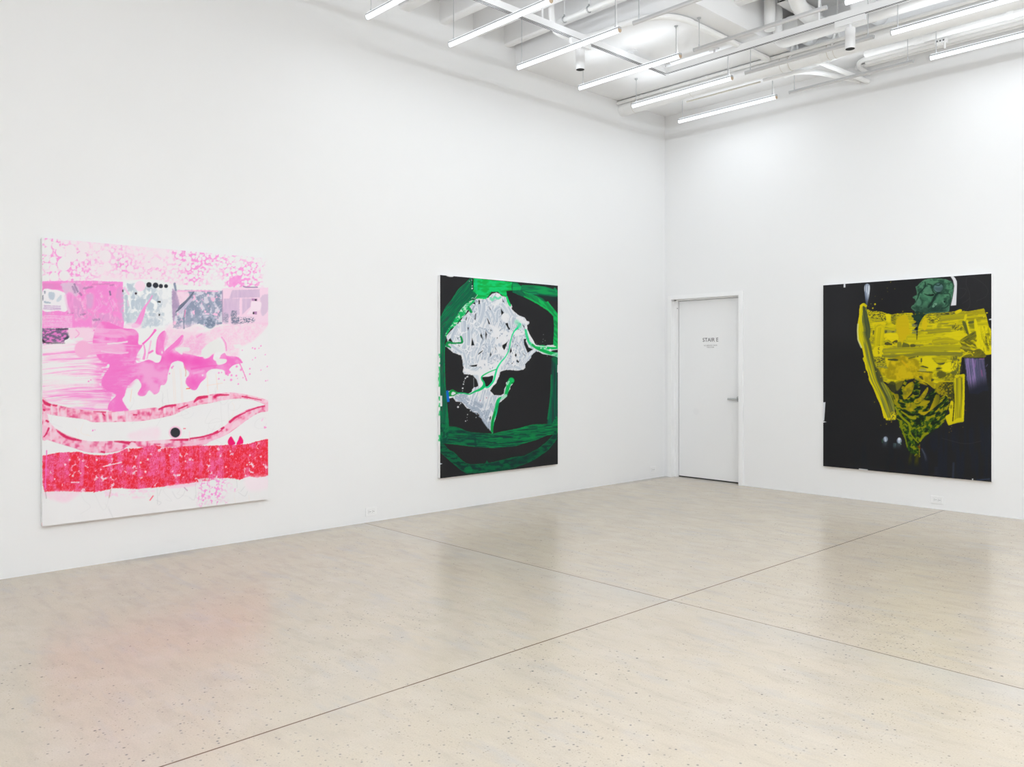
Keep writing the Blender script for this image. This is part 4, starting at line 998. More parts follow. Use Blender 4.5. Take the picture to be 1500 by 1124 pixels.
    cc = [pt(H, *q[:2]) + (q[2] / S,) for q in ((740, 585, 46), (615, 615, 18), (665, 640, 26), (618, 660, 16), (740, 680, 34), (668, 715, 27), (828, 628, 18), (880, 645, 22), (880, 715, 28), (615, 700, 16), (625, 775, 14), (740, 770, 30), (800, 720, 14), (940, 690, 20), (760, 830, 28), (650, 570, 16))]
    cc = pack(285, 700, 350, 745, .9, 3.0, 500, 31, cc)
    hb = [(620, 640, 70, 1.0), (700, 720, 60, .7), (815, 720, 60, .9), (600, 770, 45, 1), (830, 570, 110, .6), (785, 820, 30, .9), (600, 850, 40, .5), (900, 830, 30, .6), (1010, 665, 18, 1.0), (710, 815, 30, .8), (740, 600, 60, .6)]
    def wh(x, y):
        s = 0
        for bx, by, r, a in hb:
            px, py = pt(H, bx, by); s = s + a * np.exp(-((x - px) ** 2 + (y - py) ** 2) / (r / S) ** 2)
        return s
    c.cells(H((540, 545), (850, 520), (1040, 560), (1040, 720), (950, 850), (780, 870), (480, 890), (560, 700)), cc, (252, 150, 214), lambda x, y, g: np.clip(wh(x, y) * 1.4 * sstep(.3, .55, fbm(x / 2.5, y / 2.5, 18)), 0, 1), 1.0, (230, 229, 230), .8)
    for P in (((520, 590), (530, 770)), ((230, 690), (290, 780), (360, 740), (390, 680)), ((40, 640), (45, 850)), ((90, 660), (60, 740)), ((440, 760), (500, 800), (520, 740)), ((1040, 545), (1045, 640)), ((1140, 630), (1090, 690)), ((1175, 690), (1140, 750), (1060, 700)), ((30, 800), (90, 830), (60, 860))): c.stroke(H(*P), .35, (182, 183, 188), alpha=.35)
    c.stroke(H((380, 640), (418, 678)), .7, (190, 150, 180), alpha=.8); c.stroke(G((1445, 660), (1408, 712)), .9, (246, 110, 130)); c.stroke(G((915, 580), (895, 680)), .6, (190, 160, 150), alpha=.8); c.stroke(G((100, 610), (108, 690)), .5, (170, 165, 168), alpha=.8)
    c.dot(pt(G, 705, 610), .9, (240, 70, 100))
    return c
# ------------------------------------------------------------------ the green, white and black picture
def paint_green():
    c = Canvas([(644.6, 403.3), (817, 418.4), (817, 680.3), (645, 701)], 380, 450, (42, 42, 44))
    Z = crop(640, 400, 14.05); G = crop(635, 620, 7.895)
    b = lambda *p: [(q[0] + 1194, q[1]) for q in p]
    C_ = lambda *p: [(q[0], q[1] + 1054) for q in p]
    d = lambda *p: [(q[0] + 1194, q[1] + 1054) for q in p]
    e = lambda *p: [(q[0], q[1] + 2108) for q in p]
    f = lambda *p: [(q[0] + 1194, q[1] + 2108) for q in p]
    pt = lambda q: Z(q)[0]
    DK = (0, 98, 70); MID = (0, 126, 76); BR = (4, 188, 92); BRN = (62, 74, 72); EM = (0, 212, 128)
    # frame bands: left
    left = [(690, 105), (560, 230), (430, 350), (300, 550), (170, 720), (90, 900), (60, 1100), (60, 3250), (240, 3250), (238, 3000), (205, 2600), (172, 2150), (165, 1600), (185, 1500), (160, 1450), (220, 1250), (300, 1080), (400, 900), (520, 720), (690, 560), (830, 460), (740, 360), (745, 110)]
    def ltex(x, y, dd):
        t = np.where(y < 480, (x - 644) * .72 + (y - 403) * .62, x)
        s = np.where(y < 480, (y - 403) * .72 - (x - 644) * .62, y)
        n = vn(t * .9, s / 16, 201) * .6 + vn(t * 2, s / 9, 202) * .4
        k = mixc(DK, MID, sstep(.35, .75, n))
        k = mixc(k, BRN, sstep(.62, .8, vn(t * 1.2, s / 10, 203)) * .75)
        return mixc(k, (0, 138, 78), sstep(-2.0, -.3, dd) * .6)
    c.fill(Z(left), None, 1, .5, .5, 2, tex=ltex)
    # bright cap
    def cap(x, y, dd):
        n = fbm(x / 9, y / 3.5, 211)
        return mixc((2, 176, 76), (6, 205, 112), sstep(.4, .65, n))
    c.fill(Z([(745, 108), (1554, 188), (1554, 358), (1425, 375), (1440, 480), (1520, 660), (1490, 690), (1420, 520), (1350, 470), (1250, 390), (1120, 390), (1040, 500), (1000, 560), (790, 535), (830, 460), (740, 370)]), None, 1, .5, .4, tex=cap, smooth=False)
    c.stroke(Z([(800, 130), (810, 330)]), 2, (0, 196, 124), (20, 200, 150), .6)
    c.stroke(Z([(735, 120), (740, 350)]), .8, (30, 36, 34)); 
    for x, y, r in ((722, 270, .8), (722, 322, 1.1), (715, 150, .5), (665, 172, .5)): c.dot(pt((x, y)), r, (220, 225, 222))
    c.stroke(Z([(830, 455), (790, 510), (765, 535), (740, 515), (710, 525)]), .5, (160, 210, 180), alpha=.9, rough=.3)
    # upper right swathe
    def teal(x, y, dd):
        n = vn(x / 14, (y - .09 * x) * .55, 221) * .6 + vn(x / 7, (y - .09 * x) * 1.1, 222) * .4
        k = mixc((0, 116, 78), (0, 158, 84), sstep(.35, .7, n))
        return mixc(k, (44, 62, 60), sstep(-2.2, -.2, dd) * .7 * (y < 445))
    c.fill(Z(b((360, 188), (470, 240), (560, 262), (760, 285), (900, 270), (1060, 280), (1290, 370), (1290, 490), (1050, 480), (900, 462), (720, 440), (560, 370), (360, 362))), None, 1, .8, .6, tex=teal)
    c.fill(Z(b((358, 186), (460, 200), (540, 280), (520, 360), (358, 360))), None, 1, .6, tex=lambda x, y, dd: mixc((0, 128, 80), (0, 176, 92), sstep(.2, .8, (y - 414) / 12 + .4 * vn(x / 6, y, 5))), smooth=False)
    c.stroke(Z(b((560, 265), (900, 280), (1200, 350))), 1.2, (0, 164, 86), (0, 150, 84), .8, 3); c.stroke(Z(b((1230, 320), (1265, 370))), 1.6, (0, 170, 96), alpha=.8); c.stroke(Z(b((900, 480), (1290, 540))), 3.0, (30, 52, 52), alpha=.7, soft=1.5)
    # right arch
    def arch(x, y, dd):
        n = vn((x - y) * .35, (x + y) / 14, 231)
        k = mixc((0, 140, 74), (2, 186, 92), sstep(.3, .7, n))
        k = mixc(k, (0, 100, 76), sstep(60, 0, (x - 725) * 14.05 - 540) * .0)
        return k
    c.fill(Z(b((356, 372), (480, 352), (600, 380), (760, 440), (900, 490), (980, 520), (1050, 595), (1090, 585), (1180, 700), (1295, 840), (1295, 1540), (1195, 1530), (1215, 1100), (1200, 890), (1090, 780), (880, 640), (560, 480), (370, 398))), None, 1, .5, .5, tex=arch, smooth=False)
    c.fill(Z(b((356, 372), (500, 355), (590, 400), (640, 480), (560, 478), (370, 398))), (18, 84, 68), .75, 1.0)
    c.fill(Z(b((690, 420), (870, 500), (890, 600), (760, 550), (600, 490))), (0, 116, 72), .6, 1.2); c.stroke(Z(b((600, 480), (860, 615), (1060, 740))), .7, (0, 190, 88), alpha=.8); c.stroke(Z(b((700, 425), (850, 430))), .6, (20, 180, 110), alpha=.6)
    c.fill(Z(b((860, 470), (960, 500), (1040, 590), (960, 560))), (16, 66, 58), .6, .8, .8)
    # right lower band
    def rlow(x, y, dd):
        n = vn(x * .9, y / 22, 241)
        k = mixc((36, 66, 62), (8, 96, 72), sstep(.35, .7, n))
        return mixc(k, (0, 130, 76), sstep(804.5 + (y - 520) * -.025, 803.2 + (y - 520) * -.025, x) * .6)
    c.fill(Z([(1194 + 1170, 1740), (1194 + 1295, 1700), (1194 + 1295, 3150), (1194 + 1065, 3130), (1194 + 1110, 2800), (1194 + 1140, 2510), (1194 + 1150, 2110), (1194 + 1160, 1860)]), None, 1, .5, .5, tex=rlow, smooth=False)
    c.stroke(Z(f((1160, 0), (1158, 300), (1135, 560), (1090, 900))), 1.2, (0, 132, 78), (0, 112, 70), .9, 3, rough=.4); c.stroke(Z(d((1200, 690), (1290, 800))), 3.5, (0, 108, 68), alpha=.8, soft=1)
    c.fill(Z(f((1260, 850), (1295, 900), (1295, 1110), (1130, 1110), (1200, 960))), None, .95, 1, 1, tex=lambda x, y, dd: mixc((0, 124, 74), (20, 60, 54), sstep(.5, .62, fbm(x / 2, y / 2, 9))))
    # bottom band
    def btex(x, y, dd):
        yy = y + .00045 * (x - 730) ** 2
        n = vn(x / 15, yy * .7, 251) * .6 + fbm(x / 6, yy / 2.2, 252) * .4
        k = mixc((26, 62, 58), (0, 112, 68), sstep(.34, .62, n))
        return mixc(k, (0, 146, 76), sstep(.58, .78, vn(x / 12, yy * .9, 253)) * .75 * sstep(690, 730, x) + .35 * sstep(-2, -.3, dd))
    c.fill(G((76, 20), (120, 0), (172, 38), (270, 45), (330, 70), (400, 100), (500, 112), (600, 120), (690, 122), (800, 98), (950, 68), (1060, 40), (1150, 16), (1310, 12), (1440, 0), (1440, 120), (1310, 145), (1180, 200), (1030, 240), (950, 268), (700, 290), (470, 275), (300, 255), (170, 240), (76, 232)), None, 1, .5, .5, tex=btex, smooth=False)
    c.fill(G((76, 0), (170, 0), (178, 140), (172, 235), (80, 240)), None, .85, .7, .6, tex=lambda x, y, dd: mixc((0, 118, 72), (14, 72, 60), sstep(.4, .62, fbm(x / 2.5, y / 4, 4))), smooth=False)
    c.stroke(G((480, 180), (490, 275)), 1.4, (24, 60, 56), alpha=.7, soft=1)
    def larc(x, y, dd):
        n = fbm(x / 7, y / 3, 261)
        k = mixc((26, 56, 52), (0, 96, 62), sstep(.36, .62, n))
        return mixc(k, (0, 112, 68), sstep(-1.6, -.2, dd) * .7)
    c.fill(G((76, 235), (120, 240), (180, 310), (240, 340), (330, 430), (380, 465), (430, 478), (520, 475), (600, 468), (615, 432), (635, 462), (700, 450), (900, 400), (1050, 380), (1200, 300), (1300, 225), (1380, 140), (1392, 80), (1430, 80), (1425, 190), (1330, 310), (1220, 390), (1120, 448), (950, 515), (840, 540), (700, 565), (500, 575), (375, 582), (300, 530), (170, 420), (76, 335)), None, 1, .5, .5, tex=larc, smooth=False)
    c.fill(G((900, 420), (1050, 395), (1220, 310), (1180, 370), (1080, 440), (900, 490)), (34, 50, 49), .6, 2); c.fill(G((360, 520), (430, 500), (450, 560), (380, 575)), (0, 124, 70), .7, 1.2, 1)
    # -------- the white tangle
    mass = [(790, 545), (870, 530), (1000, 550), (1060, 500), (1130, 430), (1230, 405), (1330, 470), (1394, 490), (1440, 500), (1490, 690), (1530, 640), (1550, 700), (1530, 730), (1600, 810), (1700, 885), (1800, 920), (1845, 985), (1895, 1000), (1900, 1040), (1855, 1075), (1850, 1150), (1884, 1234), (1954, 1344), (2024, 1484), (2200, 1500), (2400, 1490), (2480, 1540), (2480, 1660), (2300, 1690), (2180, 1670), (2044, 1600), (1934, 1694), (1920, 1760), (1804, 1874), (1814, 1954), (1774, 1994), (1644, 2014), (1444, 1994), (1324, 2024), (1294, 2054), (1284, 2114), (1220, 2260), (1150, 2330), (1095, 2430), (1180, 2520), (1310, 2520), (1374, 2488), (1384, 2388), (1424, 2330), (1420, 2260), (1490, 2200), (1550, 2215), (1556, 2288), (1514, 2338), (1504, 2398), (1454, 2468), (1434, 2548), (1370, 2610), (1264, 2688), (1244, 2808), (1204, 3008), (1170, 3080), (1150, 3220), (1140, 3305), (1090, 3230), (1000, 3130), (940, 3040), (850, 2890), (740, 2870), (690, 2810), (620, 2790), (510, 2660), (390, 2650), (330, 2565), (245, 2590), (240, 2440), (320, 2405), (430, 2470), (640, 2490), (720, 2450), (720, 2400), (760, 2355), (850, 2330), (820, 2200), (740, 2110), (690, 2100), (560, 2084), (535, 2044), (548, 1934), (500, 1704), (330, 1644), (180, 1514), (225, 1454), (215, 1384), (190, 1304), (270, 1214), (420, 1060), (540, 920), (660, 790), (680, 690), (780, 600)]
    def wtex(x, y, dd):
        n = vn(x * .8 + .25 * y, y / 9, 271) * .6 + vn(x * 1.7, y / 6, 272) * .4
        k = mixc((228, 229, 233), (186, 196, 209), sstep(.42, .68, n))
        return mixc(k, (236, 236, 239), sstep(-1.0, -.25, dd))
    # green glow along the tangle's upper left edge
    c.fill(Z([(780, 560), (830, 540), (720, 640), (640, 760), (560, 880), (440, 1000), (400, 1080), (280, 1160), (180, 1320), (190, 1230), (290, 1090), (400, 900), (520, 720), (690, 570)]), None, 1, .5, .7, 1.5, tex=lambda x, y, dd: mixc((0, 186, 98), (180, 226, 200), sstep(.5, .62, fbm(x / 3, y / 3, 3))))
    c.fill(Z(mass), None, 1, .5, .5, 2.0, tex=wtex, smooth=False)
    before = c.img.copy()
    WH = (236, 237, 240); GR = (176, 188, 203); GD = (150, 163, 182)
    rnd = random.Random(12)
    inner = catmull(Z([(860, 580), (1300, 560), (1500, 760), (1780, 1000), (1840, 1250), (1760, 1800), (1400, 1960), (650, 2000), (560, 1650), (280, 1500), (330, 1200), (620, 900)]), True, 3)
    def inside(x, y):
        k = False
        for i in range(len(inner)):
            ax, ay = inner[i]; bx, by = inner[(i + 1) % len(inner)]
            if (ay > y) != (by > y) and x < (bx - ax) * (y - ay) / (by - ay) + ax: k = not k
        return k
    # broad comb-like strokes, each with a pale rim
    for k in range(120):
        x, y = rnd.uniform(655, 775), rnd.uniform(438, 545)
        if not inside(x, y): continue
        a = rnd.gauss(1.25, .55) if x < 712 else rnd.uniform(.5, 2.6)
        L = rnd.uniform(4, 11) if x < 712 else rnd.uniform(2.5, 7)
        bend = rnd.uniform(-.5, .5)
        P = [(x - math.cos(a) * L, y - math.sin(a) * L), (x + bend * 2, y), (x + math.cos(a + bend) * L, y + math.sin(a + bend) * L)]
        c.stroke(P, rnd.uniform(1.2, 3.0), (206, 213, 222), GR if k % 3 else GD, .9, 3.6, low=.05, rough=.3, soft=.5, seed=k, contrast=2.4, edge=WH)
    # hand-placed big strokes
    for P, w in ((((540, 1000), (560, 1300), (560, 1560)), 6.5), (((420, 1100), (350, 1250), (300, 1390)), 5.0), (((870, 640), (900, 800), (880, 1000), (800, 1070)), 6.0), (((960, 620), (940, 850), (850, 1080)), 4.5), (((1060, 700), (1150, 850), (1200, 1000)), 3.0), (((1010, 800), (1090, 960)), 3.0), (((290, 1490), (400, 1570), (520, 1650)), 3.4), (((540, 1650), (600, 1850), (610, 2020)), 3.0), (((650, 1940), (760, 2010), (860, 1930), (930, 1840)), 4.0), (((1330, 640), (1420, 760), (1480, 880)), 4.0), (((1250, 800), (1230, 1000)), 3.0), (((1470, 700), (1560, 860), (1640, 900)), 2.6), (((1480, 1000), (1500, 1140)), 4.0), (((1000, 520), (1060, 620)), 3.5), (((1090, 620), (1200, 560), (1300, 540)), 2.6), (((820, 1200), (850, 1400), (830, 1500)), 4.0), (((640, 1100), (650, 1350), (640, 1480)), 4.0), (((1440, 1980), (1580, 1930), (1720, 1970)), 3.0), (((1790, 1850), (1880, 1750), (2000, 1620)), 3.6), (((1420, 1880), (1500, 1780)), 2.6), (((1700, 1750), (1760, 1680), (1750, 1600)), 3.0), (((1640, 1420), (1720, 1520)), 1.8), (((1760, 1380), (1800, 1600), (1840, 1660)), 2.4), (((1240, 1380), (1290, 1500)), 3.2), (((980, 1300), (960, 1200)), 2.4), (((1110, 1780), (1200, 1700), (1260, 1760)), 3.4), (((1040, 1900), (1180, 1860)), 2.4), (((1080, 1380), (1070, 1480)), 1.8), (((720, 1560), (730, 1800)), 3)):
        c.stroke(Z(P), w * .8, (214, 219, 226), (178, 190, 205), .95, 4.2, low=.04, rough=.25, seed=int(P[0][0]), contrast=2.2, edge=WH)
    # smooth white pools and lines
    for P in ([(1090, 1080), (1200, 1100), (1300, 1180), (1480, 1200), (1620, 1160), (1780, 1180), (1820, 1280), (1640, 1300), (1500, 1380), (1360, 1500), (1320, 1420), (1220, 1480), (1200, 1340), (1100, 1300), (1160, 1200)], [(1240, 1540), (1400, 1540), (1440, 1720), (1290, 1700)], [(880, 1990), (1100, 1900), (1360, 1760), (1460, 1700), (1300, 2000), (1270, 2110), (1180, 2330), (950, 2400), (820, 2200)], [(1620, 900), (1760, 920), (1840, 1000), (1880, 1030), (1760, 1050), (1660, 990)], [(1370, 830), (1480, 880), (1420, 1020), (1330, 940)], [(1230, 420), (1330, 480), (1310, 600), (1180, 690), (1130, 640), (1220, 580)], [(560, 2040), (600, 1980), (800, 2030), (880, 2000), (860, 2110), (700, 2080)], [(820, 1880), (1000, 1780), (1040, 1900), (900, 1960)], [(1540, 1560), (1600, 1600), (1620, 1800), (1660, 1900), (1540, 1900)]):
        c.fill(Z(P), (235, 235, 238), .92, 1.0, 2.0, 3.0)
    for k in range(34):
        x, y = rnd.uniform(660, 775), rnd.uniform(440, 545)
        if not inside(x, y): continue
        a = rnd.uniform(0, 3.1); L = rnd.uniform(4, 9)
        c.stroke([(x, y), (x + math.cos(a) * L, y + math.sin(a) * L), (x + math.cos(a + .6) * L * 1.7, y + math.sin(a + .6) * L * 1.7)], rnd.uniform(.35, .8), (240, 240, 243), alpha=.9, soft=.4)
    for k in range(60):
        x, y = rnd.uniform(700, 770), rnd.uniform(480, 545)
        if not inside(x, y): continue
        a = rnd.uniform(0, 3.1); L = rnd.uniform(.8, 2.4)
        c.stroke([(x, y), (x + math.cos(a) * L, y + math.sin(a) * L)], rnd.uniform(.35, .8), (148, 160, 180), alpha=.8, soft=.4)
    # arms at the right
    c.stroke(Z([(1804, 1900), (1900, 1760), (2044, 1590)]), 3.0, (226, 229, 234), (178, 190, 205), 1, 3, edge=WH); c.stroke(Z([(1830, 1100), (1870, 1240), (1960, 1400), (2050, 1520)]), 1.6, WH)
    # strokes stay within the tangle's ragged outline
    full = (slice(0, c.X.shape[0]), slice(0, c.X.shape[1]))
    out = sstep(.2, 1.0, c.sd(full, np.array(Z(mass))) + (fbm(c.X / 1.6, c.Y / 1.6, 291, 3) - .5) * 1.6)[..., None]
    c.img = c.img * (1 - out) + before * out
    # black slits
    for P in ([(850, 560), (885, 570), (880, 640), (855, 645)], [(790, 835), (800, 840), (790, 970), (772, 960)], [(1025, 925), (1050, 960), (1090, 1050), (1065, 1062)], [(1318, 735), (1360, 820), (1325, 870)], [(1350, 540), (1372, 600), (1355, 600)], [(605, 905), (615, 930), (600, 980), (588, 970)], [(730, 630), (790, 600), (780, 650)], [(1065, 690), (1105, 760), (1095, 765)], C_((275, 290), (330, 385), (230, 345))[:3], C_((440, 275), (430, 315), (420, 300)), C_((720, 285), (770, 440), (705, 445)), C_((905, 190), (925, 230), (945, 330), (890, 240)), C_((1000, 140), (1025, 210), (1005, 325), (995, 230)), C_((628, 72), (655, 75), (640, 140)), C_((860, 600), (945, 540), (930, 570), (840, 640)), C_((665, 860), (830, 835), (815, 875), (720, 880)), C_((1100, 575), (1120, 630), (1088, 680)), C_((1185, 455), (1225, 540), (1200, 510)), C_((445, 425), (465, 470), (445, 450)), C_((1340, 440), (1405, 400), (1405, 500), (1375, 530)), C_((1235, 270), (1250, 290), (1230, 305)), d((255, 360), (235, 430), (190, 535), (145, 470)), d((215, 0), (250, 10), (310, 100), (285, 120)), d((325, 480), (345, 560), (312, 605), (305, 560)), d((430, 600), (445, 640), (425, 680), (405, 640)), d((450, 730), (495, 775), (480, 800), (440, 770)), d((590, 310), (645, 300), (630, 350), (690, 480), (780, 520), (670, 590), (600, 420)), d((570, 595), (620, 650), (600, 640)), d((450, 420), (475, 455), (455, 450)), d((340, 800), (370, 800), (345, 825)), b((120, 740), (180, 820), (130, 870)), b((210, 1040), (260, 1030), (280, 1124)), b((155, 550), (185, 600), (165, 600)), d((560, 10), (600, 40), (600, 80)), [(1100, 1160), (1120, 1190), (1105, 1200)]):
        c.fill(Z(P), (30, 31, 34), 1, .45, smooth=False)
    # holes under the tangle
    c.fill(Z(e((930, 42), (1060, 30), (1152, 12), (1140, 120), (1092, 205), (1050, 238), (1000, 232), (972, 190), (975, 140), (938, 95))), (36, 36, 38), 1, .5); c.fill(Z(e((760, 62), (800, 85), (830, 130), (845, 220), (762, 238))), (36, 36, 38), 1, .5)
    c.fill(Z(e((1105, 840), (1108, 890), (1090, 935), (1085, 880))), (36, 36, 38), 1, .4)
    c.stroke(Z(e((755, 60), (758, 240))), .5, (120, 122, 126))
    # grey in the lower triangle
    for P in (((500, 2520), (560, 2540), (590, 2530)), ((400, 2560), (500, 2630)), ((520, 2600), (600, 2680)), ((620, 2720), (700, 2780)), ((760, 2800), (860, 2840)), ((780, 2680), (900, 2760)), ((880, 2860), (920, 2920)), ((960, 3030), (1060, 3180)), ((1110, 2720), (1160, 2840)), ((1050, 2850), (1020, 2990)), ((985, 2860), (1000, 2910)), ((1080, 3100), (1100, 3220)), ((740, 2830), (820, 2790))):
        c.stroke(Z(P), 2.2, (196, 205, 216), (140, 154, 176), .85, 3, rough=.7, soft=.8, contrast=2)
    c.wash(Z([(400, 2500), (560, 2500), (900, 2800), (1100, 3000), (1140, 3260), (960, 3060), (700, 2820), (500, 2650)]), (160, 172, 190), lambda x, y: sstep(.48, .6, fbm(x / 1.8, y / 1.8, 281)) * .8, 1)
    c.fill(Z([(780, 2640), (940, 2700), (920, 2780), (800, 2700)]), (150, 162, 182), .6, 1.5)
    for x, y in ((1020, 2575), (890, 2630)): c.dot(pt((x, y)), .8, (186, 140, 160))
    c.fill(Z([(740, 2110), (850, 2120), (860, 2300), (800, 2180)]), (196, 206, 217), .6, 1.2)
    # green veins
    c.stroke(Z([(1700, 1060), (1660, 1130), (1590, 1200), (1540, 1310), (1505, 1450), (1480, 1590), (1400, 1740), (1320, 1830), (1240, 1960), (1200, 2090), (1160, 2230), (1050, 2355), (985, 2345)]), [2.2, 1.6, 1.0, .8, .7, .7, .8, 1.0, 1.2, 1.3, 1.3, 1.3, 1.0], EM, (60, 228, 165), 1, 2)
    c.stroke(Z(b((430, 1000), (490, 1060), (510, 1110))), 3.0, (140, 226, 190), alpha=.7, soft=2.2)
    c.stroke(Z([(1225, 1985), (1080, 2040), (935, 2125), (920, 2190), (965, 2265), (960, 2340), (890, 2400), (780, 2445), (665, 2500), (560, 2480), (430, 2478)]), [.6, .8, 1.0, 1.0, 1.3, 2.4, 1.8, 1.3, .8, .8, .9], (0, 200, 112), (20, 190, 110), 1, 2)
    c.fill(Z([(240, 2470), (290, 2415), (330, 2405), (430, 2475), (390, 2510), (320, 2545), (245, 2545)]), (0, 146, 58), 1, .5); c.fill(Z([(300, 2480), (330, 2448), (390, 2480), (330, 2520), (300, 2515)]), (222, 224, 228), 1, .5); c.stroke(Z([(245, 2560), (330, 2555)]), .8, (232, 234, 236))
    c.stroke(Z([(1824, 1180), (1850, 1300), (1890, 1420), (1960, 1490)]), [1.6, 1.8, 1.6, 2.6], (90, 226, 170), (0, 206, 110), .95, 2, soft=.8)
    c.stroke(Z([(1960, 1480), (2040, 1540), (2140, 1580), (2300, 1640), (2484, 1680)]), [2.2, 2.4, 3.2, 3.4, 3.2], (0, 196, 98), (0, 170, 80), 1, 3, edge=(190, 230, 212)); c.stroke(Z([(2060, 1520), (2180, 1520), (2300, 1550), (2484, 1545)]), [1.6, 2.4, 2.2, 1.4], (0, 190, 92), (10, 205, 110), 1, 3)
    c.stroke(Z([(2040, 1494), (2200, 1520), (2280, 1500), (2390, 1490)]), .9, (226, 228, 230), alpha=.85, rough=.6)
    for x, y, r in ((2330, 1590, 1.9), (2140, 1550, 1.0), (2220, 1555, 1.0), (2250, 1540, .9)): c.dot(pt((x, y)), r, (222, 224, 228))
    c.fill(Z([(2360, 1600), (2484, 1585), (2484, 1635), (2380, 1625)]), (36, 38, 38), 1, .6); c.stroke(Z([(2380, 1690), (2484, 1660), (2484, 1720)]), 1.6, (140, 224, 184), alpha=.9)
    c.stroke(Z(f((335, 110), (290, 170), (260, 270), (225, 390))), [4.4, 3.2, 2.6, 2.2], (0, 200, 108), (0, 178, 80), 1, 2); c.stroke(Z(f((285, 130), (255, 190))), 1.1, (190, 230, 210), alpha=.8); c.dot(pt((1194 + 350, 2108 + 160)), 1.4, (0, 150, 66))
    c.stroke(Z(f((220, 420), (130, 480))), 2.2, (168, 226, 200), alpha=.9); c.stroke(Z([(1310, 2565), (1260, 2630), (1225, 2760), (1200, 2880), (1160, 3000), (1140, 3100), (1130, 3240), (1145, 3290)]), [1.0, 2.4, 2.4, 2.6, 2.2, 2.2, 1.8, .8], (0, 212, 140), (0, 150, 66), 1, 2)
    c.stroke(Z([(1190, 2870), (1140, 3060), (1135, 3250)]), 1.6, (0, 146, 60), (0, 160, 70), .85, 2)
    c.stroke(Z(C_((490, 262), (512, 330), (505, 385), (420, 392), (330, 398), (235, 385), (205, 440), (280, 485))), [1.2, 1.7, 1.5, 1.0, 1.3, 2.0, 2.0, .8], (0, 156, 78), (0, 130, 66), 1, 2, rough=.5)
    c.stroke(Z([(650, 710), (700, 800)]), 1.8, (0, 160, 84), rough=.7); c.dot(pt((480, 1000)), 1.2, (0, 170, 90)); c.stroke(Z(b((0, 500), (60, 530), (110, 500))), 1.6, (90, 224, 168), alpha=.8); c.stroke(Z([(1100, 520), (1140, 560), (1180, 500)]), 1.8, (120, 226, 180), alpha=.8)
    c.stroke(Z(b((240, 490), (270, 590), (310, 670))), [1.2, 1.6, 1.4], (0, 210, 110))
    # tape and notches
    c.fill(Z(e((188, 320), (236, 312), (262, 545), (210, 556))), (0, 100, 196), 1, .35, smooth=False)
    c.fill(Z(e((55, 420), (108, 424), (110, 638), (55, 648))), (222, 224, 224), 1, .4, smooth=False); c.fill(Z([(180, 30), (200, 66), (260, 84), (330, 82), (345, 40)]), (232, 232, 233), 1, .5); c.fill(G((76, 462), (103, 470), (76, 484)), (190, 198, 210), 1, .4, smooth=False)
    c.fill(Z(d((1285, 840), (1300, 830), (1300, 1000), (1280, 995))), (226, 228, 228), 1, .4, smooth=False)
    for x, y, r in ((630, 30, 1.1), (610, 40, .8), (585, 65, 1.1), (567, 105, .5), (555, 140, .8), (545, 185, 1.0), (530, 270, 1.2), (527, 325, .5), (435, 655, 1.4), (490, 580, .9), (470, 605, .5), (630, 810, .7), (590, 945, .8), (625, 930, .4), (620, 870, .4), (690, 730, .9), (805, 870, .6), (850, 800, .5)): c.dot(pt((x, y + 2108)), r, (220, 221, 224), .95)
    for x, y in ((990, 310), (1030, 340), (980, 365), (1080, 425), (855, 400), (995, 215), (1075, 655), (1010, 435)): c.dot(pt((x + 1194, y + 1054)), .6, (120, 122, 126), .9)
    return c
